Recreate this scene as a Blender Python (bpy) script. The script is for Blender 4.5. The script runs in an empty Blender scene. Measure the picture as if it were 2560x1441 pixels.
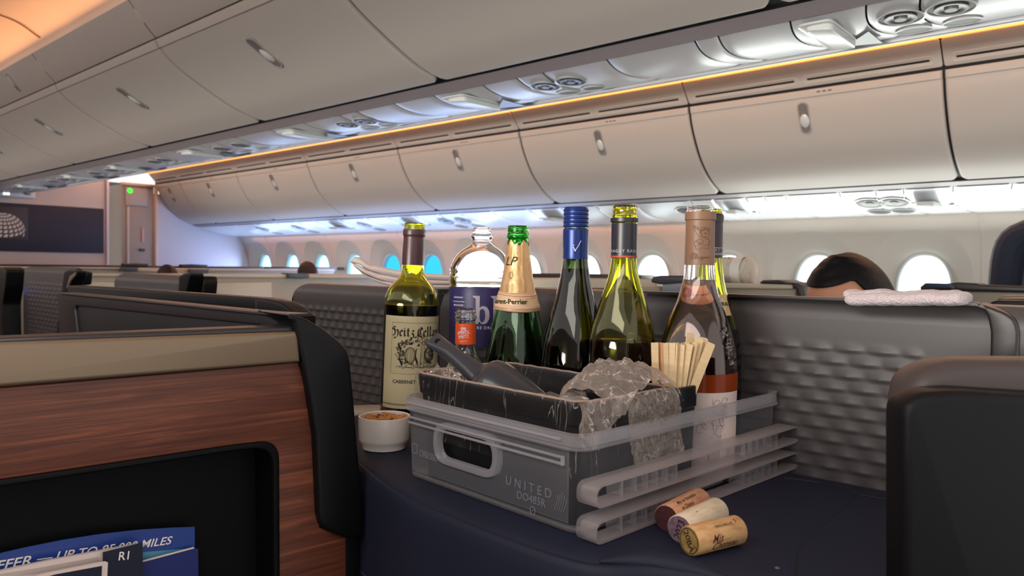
import bpy, bmesh, math, random
from mathutils import Vector, Matrix, noise
random.seed(7)
scene = bpy.context.scene
COL = scene.collection
# ------------------------------------------------------------------ camera
CZ = 1.23                       # eye height above the cabin floor
FPX = 1850.0                    # focal length in pixels of the 2560x1441 frame
RX = Vector((0.66125293, 0.01232641, -0.75006174))
RY = Vector((-0.75003319, 0.02946559, -0.66074352))
RZ = Vector((0.01395642, 0.99948979, 0.02872942))
RM = Matrix((RX, RY, RZ))       # camera axes -> world (X right wall, Y forward, Z up)
cam_d = bpy.data.cameras.new('camera')
cam = bpy.data.objects.new('camera', cam_d)
COL.objects.link(cam)
cam.matrix_world = Matrix.Translation((0, 0, CZ)) @ RM.to_4x4()
cam_d.sensor_width = 36.0
cam_d.lens = 36.0 * FPX / 2560.0
cam_d.clip_start = 0.02
cam_d.dof.use_dof = True
cam_d.dof.focus_distance = 0.86
cam_d.dof.aperture_fstop = 11
scene.camera = cam
scene.view_settings.view_transform = 'Standard'
scene.view_settings.look = 'None'
scene.view_settings.gamma = 1.0
scene.view_settings.use_curve_mapping = False
scene.view_settings.exposure = 0.22

# ------------------------------------------------------------------ world
wd = bpy.data.worlds.new('cabin_ambient')
scene.world = wd
wd.use_nodes = True
wd.node_tree.nodes['Background'].inputs[0].default_value = (1.0, 0.95, 0.92, 1)
wd.node_tree.nodes['Background'].inputs[1].default_value = 1.05

def area(name, loc, size, sizey, direction, color, power, spread=180):
    l = bpy.data.lights.new(name, 'AREA')
    l.shape = 'RECTANGLE'; l.size = size; l.size_y = sizey
    l.color = color; l.energy = power; l.spread = math.radians(spread)
    o = bpy.data.objects.new(name, l); COL.objects.link(o)
    z = -Vector(direction).normalized(); x = Vector((0, 1, 0)); x = (x - z * x.dot(z)).normalized(); y = z.cross(x)
    M = Matrix((x, y, z)).transposed().to_4x4(); M.translation = loc; o.matrix_world = M
    return o
WARM = (1.0, 0.42, 0.16)
# LED coves: ceiling wash over each aisle, and the wash at the top of the window wall
area('cove_light_left', (1.27, 4.6, 2.315), 11.0, .05, (-.92, 0, .38), (1.0, .40, .14), 18)
area('cove_light_right', (3.50, 4.0, 2.27), 9.6, .05, (-.6, 0, .7), (1.0, .55, .32), 50)
area('wall_wash_light', (4.60, 5.3, 1.548), 6.0, .03, (-.12, 0, -1), (1.0, .36, .20), 7)
# daylight that the right-hand windows throw into the cabin
area('daylight_near_windows', (4.68, 1.0, 1.08), 2.6, .40, (-1, .0, .06), (.95, 1.0, .94), 30)
area('daylight_far_windows', (4.68, 6.0, 1.08), 5.0, .40, (-1, 0, .06), (.42, .58, 1.0), 48)
# overhead fill without a fixture, added to brighten the foreground
area('foreground_fill', (-.20, .30, 1.66), 1.0, .24, (.62, .22, -.75), (1.0, .93, .86), 3.6)
# unseen fill strip for left-window daylight, beam narrowed onto the window-side bins
area('left_window_fill', (-.52, 3.4, 1.245), 8.5, .10, (1, 0, .15), (1.0, .95, .87), 16, 36)

# ------------------------------------------------------------------ helpers
def ray(px, py):
    return RM @ Vector(((px - 1280) / FPX, (720.5 - py) / FPX, -1.0))
EYE = Vector((0, 0, CZ))
def onx(px, py, x): r = ray(px, py); return EYE + r * (x / r.x)
def ony(px, py, y): r = ray(px, py); return EYE + r * (y / r.y)
def onz(px, py, z): r = ray(px, py); return EYE + r * ((z - CZ) / r.z)
def onp(px, py, p0, n):
    r = ray(px, py); return EYE + r * ((p0 - EYE).dot(n) / r.dot(n))
RH = Vector((RX.x, RY.x, 0)).normalized()      # horizontal "right" of the view
FH = Vector((-RH.y, RH.x, 0))                  # horizontal "forward" of the view
YAW = math.atan2(RH.y, RH.x)
def G(cx, cd, z=0): return RH * cx + FH * cd + Vector((0, 0, z))
PL = Matrix.Rotation(YAW, 4, 'Z')              # view-aligned plan -> world
def lin(c):
    return c / 12.92 if c <= .04045 else ((c + .055) / 1.055) ** 2.4
def hx(h, a=1.0):
    h = h.lstrip('#')
    return tuple(lin(int(h[i:i + 2], 16) / 255) for i in (0, 2, 4)) + (a,)

def mat(name, color='#808080', rough=.5, metal=0, trans=0, ior=1.45, alpha=1, emit=None, es=1, sheen=0, coat=0, spec=.5, bump=None, var=None, sss=0):
    m = bpy.data.materials.new(name); m.use_nodes = True
    nt = m.node_tree; b = nt.nodes['Principled BSDF']
    c = hx(color) if isinstance(color, str) else tuple(color) + (1,)
    b.inputs['Base Color'].default_value = c
    b.inputs['Roughness'].default_value = rough
    b.inputs['Metallic'].default_value = metal
    b.inputs['Transmission Weight'].default_value = trans
    b.inputs['IOR'].default_value = ior
    b.inputs['Alpha'].default_value = alpha
    b.inputs['Specular IOR Level'].default_value = spec
    b.inputs['Sheen Weight'].default_value = sheen
    b.inputs['Coat Weight'].default_value = coat
    if sss:
        b.inputs['Subsurface Weight'].default_value = sss
        b.inputs['Subsurface Scale'].default_value = .01
    if emit:
        b.inputs['Emission Color'].default_value = hx(emit) if isinstance(emit, str) else tuple(emit) + (1,)
        b.inputs['Emission Strength'].default_value = es
    tc = nt.nodes.new('ShaderNodeTexCoord')
    if var:                                     # (scale vec, amount) a little procedural mottling
        n = nt.nodes.new('ShaderNodeTexNoise'); n.inputs['Scale'].default_value = 1
        n.inputs['Detail'].default_value = 4
        mp = nt.nodes.new('ShaderNodeMapping'); mp.inputs['Scale'].default_value = var[0]
        nt.links.new(tc.outputs['Object'], mp.inputs[0]); nt.links.new(mp.outputs[0], n.inputs['Vector'])
        r = nt.nodes.new('ShaderNodeMapRange')
        r.inputs[1].default_value = .3; r.inputs[2].default_value = .7
        r.inputs[3].default_value = 1 - var[1]; r.inputs[4].default_value = 1 + var[1] * .6
        nt.links.new(n.outputs['Fac'], r.inputs[0])
        mx = nt.nodes.new('ShaderNodeMix'); mx.data_type = 'RGBA'; mx.blend_type = 'MULTIPLY'
        mx.inputs['Factor'].default_value = 1; mx.inputs['A'].default_value = c
        nt.links.new(r.outputs[0], mx.inputs['B']); nt.links.new(mx.outputs['Result'], b.inputs['Base Color'])
    if bump:                                    # (scale, strength, distance[, kind])
        kind = bump[3] if len(bump) > 3 else 'noise'
        if kind == 'noise':
            t = nt.nodes.new('ShaderNodeTexNoise'); t.inputs['Detail'].default_value = 5; out = 'Fac'
        elif kind == 'voro':
            t = nt.nodes.new('ShaderNodeTexVoronoi'); out = 'Distance'
        else:
            t = nt.nodes.new('ShaderNodeTexWave'); out = 'Fac'
        mp = nt.nodes.new('ShaderNodeMapping')
        s = bump[0]; mp.inputs['Scale'].default_value = s if hasattr(s, '__len__') else (s, s, s)
        t.inputs['Scale'].default_value = 1
        nt.links.new(tc.outputs['Object'], mp.inputs[0]); nt.links.new(mp.outputs[0], t.inputs['Vector'])
        bp = nt.nodes.new('ShaderNodeBump'); bp.inputs['Strength'].default_value = bump[1]; bp.inputs['Distance'].default_value = bump[2]
        nt.links.new(t.outputs[out], bp.inputs['Height']); nt.links.new(bp.outputs[0], b.inputs['Normal'])
    return m

def emat(name, color, s):
    m = bpy.data.materials.new(name); m.use_nodes = True
    nt = m.node_tree; nt.nodes.clear()
    e = nt.nodes.new('ShaderNodeEmission'); e.inputs[0].default_value = hx(color); e.inputs[1].default_value = s
    o = nt.nodes.new('ShaderNodeOutputMaterial'); nt.links.new(e.outputs[0], o.inputs[0]); return m

def film(name, color, opac, rough=.15, gloss=.25, bump=None, transl=.5, streak=None, graze=.7):
    """thin see-through plastic: transparent + diffuse/translucent haze + a gloss layer"""
    m = bpy.data.materials.new(name); m.use_nodes = True
    nt = m.node_tree; nt.nodes.clear(); N = nt.nodes.new; L = nt.links.new
    out = N('ShaderNodeOutputMaterial'); tr = N('ShaderNodeBsdfTransparent'); tr.inputs[0].default_value = (.97, .97, .98, 1)
    di = N('ShaderNodeBsdfDiffuse'); di.inputs[0].default_value = hx(color)
    tl = N('ShaderNodeBsdfTranslucent'); tl.inputs[0].default_value = hx(color)
    m1 = N('ShaderNodeMixShader'); m1.inputs[0].default_value = transl; L(di.outputs[0], m1.inputs[1]); L(tl.outputs[0], m1.inputs[2])
    m2 = N('ShaderNodeMixShader'); L(tr.outputs[0], m2.inputs[1]); L(m1.outputs[0], m2.inputs[2])
    # more haze at grazing angles, as real sheet has
    lw = N('ShaderNodeLayerWeight'); lw.inputs[0].default_value = .35
    ma = N('ShaderNodeMath'); ma.operation = 'MULTIPLY_ADD'; ma.inputs[1].default_value = (1 - opac) * graze; ma.inputs[2].default_value = opac
    L(lw.outputs['Facing'], ma.inputs[0]); L(ma.outputs[0], m2.inputs[0])
    gl = N('ShaderNodeBsdfGlossy'); gl.inputs[1].default_value = rough; gl.inputs[0].default_value = (1, 1, 1, 1)
    fr = N('ShaderNodeFresnel'); fr.inputs[0].default_value = 1.45
    mf = N('ShaderNodeMath'); mf.operation = 'MULTIPLY'; mf.inputs[1].default_value = gloss * 4; mf.use_clamp = True
    L(fr.outputs[0], mf.inputs[0])
    m3 = N('ShaderNodeMixShader'); L(mf.outputs[0], m3.inputs[0]); L(m2.outputs[0], m3.inputs[1]); L(gl.outputs[0], m3.inputs[2])
    L(m3.outputs[0], out.inputs[0])
    tc = N('ShaderNodeTexCoord')
    if streak:                                   # creases, their shine painted as pale lines: (scale vec, threshold, opacity)
        mp = N('ShaderNodeMapping'); mp.inputs['Scale'].default_value = streak[0]
        if len(streak) > 3: mp.inputs['Rotation'].default_value = streak[3]
        L(tc.outputs['Object'], mp.inputs[0])
        nz = N('ShaderNodeTexNoise'); nz.inputs['Scale'].default_value = 1; nz.inputs['Detail'].default_value = 3; nz.inputs['Roughness'].default_value = .5
        nz.inputs['Distortion'].default_value = .35
        L(mp.outputs[0], nz.inputs['Vector'])
        s1 = N('ShaderNodeMath'); s1.operation = 'SUBTRACT'; s1.inputs[1].default_value = .5; L(nz.outputs['Fac'], s1.inputs[0])
        s2 = N('ShaderNodeMath'); s2.operation = 'ABSOLUTE'; L(s1.outputs[0], s2.inputs[0])
        r0 = N('ShaderNodeMapRange'); r0.inputs[1].default_value = 0; r0.inputs[2].default_value = streak[1]; r0.inputs[3].default_value = streak[2]; r0.inputs[4].default_value = 0; L(s2.outputs[0], r0.inputs[0])
        mk = N('ShaderNodeTexNoise'); mk.inputs['Scale'].default_value = 28; mk.inputs['Detail'].default_value = 2; L(tc.outputs['Object'], mk.inputs['Vector'])
        mr = N('ShaderNodeMapRange'); mr.inputs[1].default_value = .42; mr.inputs[2].default_value = .60; L(mk.outputs['Fac'], mr.inputs[0])
        r = N('ShaderNodeMath'); r.operation = 'MULTIPLY'; L(r0.outputs[0], r.inputs[0]); L(mr.outputs[0], r.inputs[1])
        ad = N('ShaderNodeMath'); ad.operation = 'ADD'; ad.use_clamp = True
        L(ma.outputs[0], ad.inputs[0]); L(r.outputs[0], ad.inputs[1]); L(ad.outputs[0], m2.inputs[0])
    if bump:
        t = N('ShaderNodeTexNoise'); t.inputs['Scale'].default_value = 1; t.inputs['Detail'].default_value = 4
        mp = N('ShaderNodeMapping'); s = bump[0]; mp.inputs['Scale'].default_value = s if hasattr(s, '__len__') else (s, s, s)
        L(tc.outputs['Object'], mp.inputs[0]); L(mp.outputs[0], t.inputs['Vector'])
        bp = N('ShaderNodeBump'); bp.inputs['Strength'].default_value = bump[1]; bp.inputs['Distance'].default_value = bump[2]
        L(t.outputs['Fac'], bp.inputs['Height'])
        for s_ in (di, tl, gl): L(bp.outputs[0], s_.inputs['Normal'])
    return m

def wm(o):
    m = Matrix.Identity(4)
    while o is not None:
        m = o.matrix_basis @ m; o = o.parent
    return m
def tag(o, label=None, cat=None, group=None, kind=None):
    if label: o['label'] = label
    if cat: o['category'] = cat
    if group: o['group'] = group
    if kind: o['kind'] = kind
    return o
def thing(name, label, cat, loc=(0, 0, 0), rotz=0, group=None, tilt=None):
    o = bpy.data.objects.new(name, None); COL.objects.link(o)
    o.empty_display_size = .02
    o.location = loc; o.rotation_euler = (tilt[0] if tilt else 0, tilt[1] if tilt else 0, rotz)
    return tag(o, label, cat, group)
def copy_tree(o, parent=None):
    c = o.copy(); COL.objects.link(c); c.parent = parent
    for ch in list(o.children): copy_tree(ch, c)
    return c
def sharpen(me, ang=38):
    bm = bmesh.new(); bm.from_mesh(me)
    bmesh.ops.remove_doubles(bm, verts=bm.verts, dist=1e-6)
    bmesh.ops.recalc_face_normals(bm, faces=bm.faces)
    a = math.radians(ang)
    for e in bm.edges:
        if len(e.link_faces) == 2: e.smooth = e.calc_face_angle(0) < a
    for f in bm.faces: f.smooth = True
    bm.to_mesh(me); bm.free()
class MB:
    def __init__(s, M=None): s.v = []; s.f = []; s.M = M
    def add(s, vs, fs, M=None):
        n = len(s.v)
        for p in vs:
            p = Vector(p)
            if M is not None: p = M @ p
            if s.M is not None: p = s.M @ p
            s.v.append(p)
        s.f += [tuple(i + n for i in f) for f in fs]; return s
    def box(s, c, d, M=None, r=0, seg=2):
        bm = bmesh.new(); bmesh.ops.create_cube(bm, size=1)
        for v in bm.verts: v.co = Vector((v.co.x * d[0], v.co.y * d[1], v.co.z * d[2]))
        if r: bmesh.ops.bevel(bm, geom=bm.edges[:], offset=r, segments=seg, affect='EDGES', profile=.5)
        bm.verts.index_update()
        s.add([v.co + Vector(c) for v in bm.verts], [[v.index for v in f.verts] for f in bm.faces], M); bm.free(); return s
    def grid(s, fn, nu, nv, M=None, cu=False, cv=False):
        vs = []; us = nu if cu else nu + 1; ws = nv if cv else nv + 1
        for i in range(us):
            for j in range(ws): vs.append(fn(i / nu, j / nv))
        fs = [(i * ws + j, ((i + 1) % us) * ws + j, ((i + 1) % us) * ws + (j + 1) % ws, i * ws + (j + 1) % ws) for i in range(nu) for j in range(nv)]
        return s.add(vs, fs, M)
    def lathe(s, prof, n=48, M=None, a0=0, a1=math.tau, cap=False):
        full = abs(a1 - a0 - math.tau) < 1e-6; k = n if full else n + 1
        vs = [(r * math.cos(a0 + (a1 - a0) * i / n), r * math.sin(a0 + (a1 - a0) * i / n), z) for i in range(k) for r, z in prof]
        m = len(prof)
        fs = [(i * m + j, ((i + 1) % k) * m + j, ((i + 1) % k) * m + j + 1, i * m + j + 1) for i in range(n) for j in range(m - 1)]
        return s.add(vs, fs, M)
    def tube(s, pts, r, n=8, M=None, cap=True, flat=1.0):
        pts = [Vector(p) for p in pts]; vs = []; m = len(pts)
        rr = r if hasattr(r, '__len__') else [r] * m
        up = Vector((0, 0, 1))
        for i, p in enumerate(pts):
            t = (pts[min(i + 1, m - 1)] - pts[max(i - 1, 0)]).normalized()
            if abs(t.dot(up)) > .95: up = Vector((1, 0, 0))
            a = t.cross(up).normalized(); b = a.cross(t).normalized(); up = b
            for j in range(n):
                q = math.tau * j / n; vs.append(p + a * math.cos(q) * rr[i] + b * math.sin(q) * rr[i] * flat)
        fs = [(i * n + j, i * n + (j + 1) % n, (i + 1) * n + (j + 1) % n, (i + 1) * n + j) for i in range(m - 1) for j in range(n)]
        if cap: fs += [tuple(range(n)), tuple(range((m - 1) * n, m * n))]
        return s.add(vs, fs, M)
    def build(s, name, m, parent=None, ang=38, smooth=True, kind=None):
        if parent is not None:
            inv = wm(parent).inverted(); vs = [inv @ p for p in s.v]
        else: vs = s.v
        me = bpy.data.meshes.new(name); me.from_pydata([tuple(v) for v in vs], [], s.f)
        me.update()
        if smooth: sharpen(me, ang)
        me.materials.append(m)
        o = bpy.data.objects.new(name, me); COL.objects.link(o)
        if parent is not None: o.parent = parent
        if kind: o['kind'] = kind
        return o
def mod_bevel(o, w, seg=2, lim=40):
    b = o.modifiers.new('bevel', 'BEVEL'); b.width = w; b.segments = seg; b.limit_method = 'ANGLE'; b.angle_limit = math.radians(lim); return o
def mod_sub(o, n=1):
    b = o.modifiers.new('subdivision', 'SUBSURF'); b.levels = n; b.render_levels = n; return o
def mod_solid(o, t, off=0):
    b = o.modifiers.new('thickness', 'SOLIDIFY'); b.thickness = t; b.offset = off; return o
def curve_mesh(loops, extrude, bevel=0):
    """closed 2D loops (holes allowed) filled and extruded +-extrude; returns (verts, faces)"""
    cu = bpy.data.curves.new('tmp', 'CURVE'); cu.dimensions = '2D'; cu.fill_mode = 'BOTH'
    cu.extrude = extrude; cu.bevel_depth = bevel; cu.bevel_resolution = 2; cu.offset = -bevel
    for lp in loops:
        sp = cu.splines.new('POLY'); sp.points.add(len(lp) - 1)
        for i, p in enumerate(lp): sp.points[i].co = (p[0], p[1], 0, 1)
        sp.use_cyclic_u = True
    o = bpy.data.objects.new('tmp', cu); COL.objects.link(o)
    dg = bpy.context.evaluated_depsgraph_get()
    me = bpy.data.meshes.new_from_object(o.evaluated_get(dg))
    r = ([v.co.copy() for v in me.vertices], [tuple(p.vertices) for p in me.polygons])
    bpy.data.objects.remove(o); bpy.data.curves.remove(cu); bpy.data.meshes.remove(me)
    return r
def text_mesh(s, size=1, extrude=0, shear=0, bold=0, align='LEFT', spacing=1):
    cu = bpy.data.curves.new('tmp', 'FONT'); cu.body = s; cu.size = size; cu.extrude = extrude; cu.shear = shear
    cu.offset = bold * size; cu.align_x = align; cu.space_character = spacing; cu.resolution_u = 3; cu.fill_mode = 'FRONT' if extrude == 0 else 'BOTH'
    o = bpy.data.objects.new('tmp', cu); COL.objects.link(o)
    dg = bpy.context.evaluated_depsgraph_get()
    me = bpy.data.meshes.new_from_object(o.evaluated_get(dg))
    r = ([v.co.copy() for v in me.vertices], [tuple(p.vertices) for p in me.polygons])
    bpy.data.objects.remove(o); bpy.data.curves.remove(cu); bpy.data.meshes.remove(me)
    return r
def rounded(pts, r, seg=6):
    """round the corners of a closed 2D polygon; r = one radius or one per corner"""
    n = len(pts); out = []
    for i in range(n):
        p = Vector(pts[i][:2]); a = Vector(pts[i - 1][:2]) - p; b = Vector(pts[(i + 1) % n][:2]) - p
        ri = r[i] if hasattr(r, '__len__') else r
        if ri <= 0: out.append(tuple(p)); continue
        d = min(ri, a.length * .49, b.length * .49)
        p0 = p + a.normalized() * d; p1 = p + b.normalized() * d
        for k in range(seg + 1):
            t = k / seg; q = p0 * (1 - t) ** 2 + p * 2 * t * (1 - t) + p1 * t * t; out.append((q.x, q.y))
    return out
def frame_of(p0, n):
    """matrix of a vertical plane through p0 whose normal n faces the viewer: local x right, y up, z towards viewer"""
    n = Vector(n).normalized(); z = Vector((0, 0, 1)); x = z.cross(n).normalized(); y = n.cross(x)
    M = Matrix((x, y, n)).transposed().to_4x4(); M.translation = p0; return M
def px2(pts, M):
    inv = M.inverted(); n = M.to_3x3().col[2]; p0 = M.translation
    return [(inv @ onp(p[0], p[1], p0, n)).to_2d() for p in pts]
def slab(name, loops, M, thick, m, parent=None, bevel=0, off=0, kind=None):
    """loops in the plane's own metres; front face at off, body thick behind it"""
    vs, fs = curve_mesh(loops, max(thick / 2 - bevel, 1e-5), bevel)
    T = M @ Matrix.Translation((0, 0, off - thick / 2))
    return MB().add(vs, fs, T).build(name, m, parent, kind=kind)
def catmull(pts, n):
    P = [Vector(p) for p in pts]; P = [P[0] * 2 - P[1]] + P + [P[-1] * 2 - P[-2]]; out = []
    for i in range(1, len(P) - 2):
        for k in range(n):
            t = k / n; a, b, c, d = P[i - 1:i + 3]
            out.append(.5 * ((2 * b) + (c - a) * t + (2 * a - 5 * b + 4 * c - d) * t * t + (3 * b - a - 3 * c + d) * t ** 3))
    out.append(P[-2]); return out
# ------------------------------------------------------------------ cabin materials
M_WHITE = mat('cabin_white', '#cfc8c2', .42, bump=(900, .05, .0004))
M_DOOR = mat('bin_door_white', '#c3bcb6', .5, spec=.35)
M_PSU = mat('service_panel_white', '#c9cbd0', .30)
M_RAIL = mat('rail_grey', '#8f878c', .45)
M_DARKGAP = mat('bin_body_dark', '#15161c', .7)
M_WALL = mat('window_wall', '#cdc6bd', .5)
M_CEIL = mat('ceiling_white', '#e6ddd2', .6, var=((.9, .9, .9), .12))
M_SLOT = mat('slot_dark', '#2a2622', .8)
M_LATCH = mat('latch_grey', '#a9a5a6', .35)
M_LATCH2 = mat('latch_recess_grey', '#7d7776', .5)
M_STRIP = emat('cove_led', '#ff9a4a', 2.6)
M_PANE_W = emat('pane_daylight', '#eefcff', 3.2)
M_PANE_C = emat('pane_dimmed_blue', '#35b8e6', 1.35)
M_PANE_I = emat('pane_part_dimmed', '#b4f0ff', 2.0)
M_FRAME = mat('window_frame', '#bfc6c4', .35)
M_FRAME_LIT = mat('window_frame_cyan_lit', '#b8d8e2', .3)  # frame copy with the cyan light of the panes put into its colour
M_NAVYBOARD = mat('bulkhead_board', '#2c2c3c', .7, bump=(60, .4, .002, 'voro'))
M_LOGOSQ = mat('logo_plate', '#3c3a40', .6)
M_LOGO = mat('logo_silver', '#c8c0ba', .4, .2)
M_BULK = mat('bulkhead_cream', '#c9beb8', .55)
M_CLOSET = mat('closet_grey', '#9a9089', .5)
M_GALLEY = mat('galley_green_grey', '#5c6866', .5)
M_GALLEYD = mat('galley_dark', '#222a2a', .5)
M_CARPET = mat('carpet', '#1f2430', .95, bump=(400, .5, .002))
M_GREEN = emat('green_call_light', '#3df03a', 2.2)
M_LAMP = emat('lamp_warm_white', '#fff2dc', 5)
M_CHROME = mat('vent_grey', '#5a5b5e', .35)
M_VENTD = mat('vent_dark', '#3c3d3f', .5)
M_POD = mat('sign_pod', '#d2d6d4', .25)

S = [.74 + 1.21 * k for k in range(-2, 8)]     # seams along the cabin
YEND = 8.6

def profile_fn(pts, n=14):
    P = catmull([(p[0], p[1], 0) for p in pts], n); L = [0]
    for i in range(1, len(P)): L.append(L[-1] + (P[i] - P[i - 1]).length)
    T = L[-1]
    def f(t):
        d = max(0, min(T, t)); i = 1
        while i < len(L) - 1 and L[i] < d: i += 1
        u = (d - L[i - 1]) / max(1e-9, L[i] - L[i - 1]); p = P[i - 1].lerp(P[i], u)
        tg = (P[i] - P[i - 1]).normalized(); return Vector((p.x, 0, p.y)), Vector((tg.x, 0, tg.y))
    return f, T
side_f, side_T = profile_fn([(3.632, 2.104), (3.652, 2.03), (3.695, 1.945), (3.775, 1.835), (3.895, 1.738), (4.045, 1.668)])
cen_f, cen_T = profile_fn([(1.334, 2.150), (1.360, 2.104), (1.430, 2.047), (1.545, 1.984), (1.69, 1.918), (1.822, 1.884)])

def door(fp, T, y0, y1, sgn, parent, lip=True):
    """bin door: curved skin between y0 and y1 with rolled edges, rounded lower corners and a raised top lip"""
    mb = MB(); g = .005; rc = .045; roll = .014
    ys = [0, .15, .4, .7, 1]
    us = [k / 5 * .02 for k in range(5)] + [.02 + .96 * k / 14 for k in range(15)] + [1 - .02 + k / 5 * .02 for k in range(1, 6)]
    ds = [0, .002, .005, .009, .014, .03, .034, .036, .038, .042] + [.055 + (T - .055 - .06) * k / 14 for k in range(15)]
    ds += [T - .06 + .06 * k / 14 for k in range(1, 15)]
    vs = []
    for u in us:
        for d in ds:
            cr = 0
            if T - d < rc:
                q = rc - (T - d); cr = rc - math.sqrt(max(0, rc * rc - q * q))
            y = y0 + g + cr + (y1 - y0 - 2 * g - 2 * cr) * u
            p, t = fp(d); n = Vector((t.z, 0, -t.x))                # towards the aisle and down
            if n.x * sgn < 0: n = -n
            e = min(y - (y0 + g + cr), (y1 - g - cr) - y, d + .002, T - d)
            ins = 0
            if e < roll: ins = roll * .8 * (1 - math.sqrt(max(0, 1 - (1 - e / roll) ** 2)))
            o = 0
            if lip: o = .006 if d < .034 else (.006 * (.038 - d) / .004 if d < .038 else (-.0012 if d < .0425 else 0))
            vs.append(p + Vector((0, y, 0)) + n * (o - ins))
    k = len(ds); fs = [(i * k + j, (i + 1) * k + j, (i + 1) * k + j + 1, i * k + j + 1) for i in range(len(us) - 1) for j in range(k - 1)]
    mb.add(vs, fs)
    return mb.build('door', M_DOOR, parent, 30)

def latch(fp, yc, d0, parent, sgn, L=.165, w=.056):
    """oval grab recess with its paddle"""
    p, t = fp(d0); n = Vector((t.z, 0, -t.x))
    if n.x * sgn < 0: n = -n
    yv = Vector((0, 1, 0)); M = Matrix((yv, t, n)).transposed().to_4x4(); M.translation = p + Vector((0, yc, 0)) + n * .001
    def cap(h, ww, off=0):
        out = []
        for i in range(24):
            a = math.tau * i / 24; x = ww * math.cos(a); y = ww * math.sin(a); y += (h - ww) if y > 0 else -(h - ww); out.append((x, y + off))
        return out
    r = MB(); vs, fs = curve_mesh([cap(L / 2, w / 2), cap(L / 2 - .007, w / 2 - .006)], .0012, .001); r.add(vs, fs, M)
    rim = r.build('latch', M_LATCH, parent)
    b = MB(); vs, fs = curve_mesh([cap(L / 2 - .005, w / 2 - .005)], .0004); b.add(vs, fs, M)
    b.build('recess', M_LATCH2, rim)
    b = MB()
    def dome(u, v):
        a = u * math.tau; rr = v; x = rr * (w / 2 - .006) * math.cos(a); y = rr * .034 * math.sin(a) + .012
        return Vector((x, y, .001 + .007 * (1 - rr * rr)))
    b.grid(dome, 20, 5, M, cu=True); b.build('paddle', M_POD, rim)

SIDE_NAMES = {}
ordn = ['rearmost', 'first', 'second', 'third', 'fourth', 'fifth', 'sixth', 'seventh', 'eighth', 'last']
for k in range(1, 9):
    y0 = S[k]; y1 = min(S[k + 1], YEND - .005) if k + 1 < len(S) else YEND - .005
    if y1 - y0 < .2: continue
    where = {1: 'cut by the right edge of the photo', 2: 'second from the right edge', 3: 'third from the right edge',
             4: 'fourth from the right edge', 5: 'fifth from the right edge', 6: 'third from the bulkhead',
             7: 'second from the bulkhead', 8: 'touching the bulkhead'}[k]
    t = thing('overhead_bin', 'cream overhead bin above the windows, ' + where, 'luggage bin', (3.8, y0, 1.9), 0, 'overhead bins along the window side')
    door(side_f, side_T, y0, y1, -1, t)
    b = MB(); P = [side_f(side_T * i / 10)[0] for i in range(11)]
    sec = [Vector((p.x + .016, 0, p.z + .008)) for p in P] + [Vector((4.60, 0, 1.70)), Vector((4.45, 0, 2.10)), Vector((3.72, 0, 2.095))]
    n = len(sec); b.add([s + Vector((0, y0, 0)) for s in sec] + [s + Vector((0, y1, 0)) for s in sec],
                        [(i, (i + 1) % n, n + (i + 1) % n, n + i) for i in range(n)] + [tuple(range(n)), tuple(range(n, 2 * n))])
    b.build('body', M_DARKGAP, t)
    yc = (y0 + y1) / 2
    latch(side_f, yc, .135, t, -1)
    m_ = MB()
    if y1 - y0 > .6:
        p, tg = side_f(.016); nn = Vector((tg.z, 0, -tg.x)); nn = nn if nn.x < 0 else -nn
        for q in range(3): m_.box(p + nn * .0066 + Vector((0, yc + .04 - .026 * q - .12, 0)), (.001, .016, .006))
        m_.build('row_placard', mat('placard_ink', '#5a544e', .6) if 'placard_ink' not in bpy.data.materials else bpy.data.materials['placard_ink'], t)

for k in range(1, 9):
    y0 = S[k]; y1 = min(S[k + 1], YEND - .02) if k + 1 < len(S) else YEND - .02
    if y1 - y0 < .2: continue
    where = {1: 'only its lower corner showing', 2: 'nearest and largest, crossing the top of the photo', 3: 'the one whose latch shows largest',
             4: 'one bay ahead of the largest latch', 5: 'two bays ahead of the largest latch', 6: 'three bays ahead of the largest latch', 7: 'second from the bulkhead', 8: 'touching the bulkhead'}[k]
    t = thing('overhead_bin', 'taupe overhead bin of the centre row, ' + where, 'luggage bin', (1.6, y0, 2.0), 0, 'overhead bins of the centre row')
    door(cen_f, cen_T, y0, y1, -1, t)
    b = MB(); P = [cen_f(cen_T * i / 8)[0] for i in range(9)]
    L = [Vector((p.x + .012, 0, p.z + .016)) for p in P]; Rr = [Vector((4.10 - p.x, 0, p.z)) for p in reversed(L)]
    sec = L + Rr + [Vector((2.80, 0, 2.25)), Vector((1.345, 0, 2.25))]
    n = len(sec); b.add([s + Vector((0, y0, 0)) for s in sec] + [s + Vector((0, y1, 0)) for s in sec],
                        [(i, (i + 1) % n, n + (i + 1) % n, n + i) for i in range(n)] + [tuple(range(n)), tuple(range(n, 2 * n))])
    b.build('body', M_DARKGAP, t)
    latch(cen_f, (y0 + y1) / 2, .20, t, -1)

tn = 0
def trim(mb, m, ang=38):
    global tn
    tn += 1; return mb.build('trim_%d' % tn, m, None, ang, kind='structure')
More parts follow.
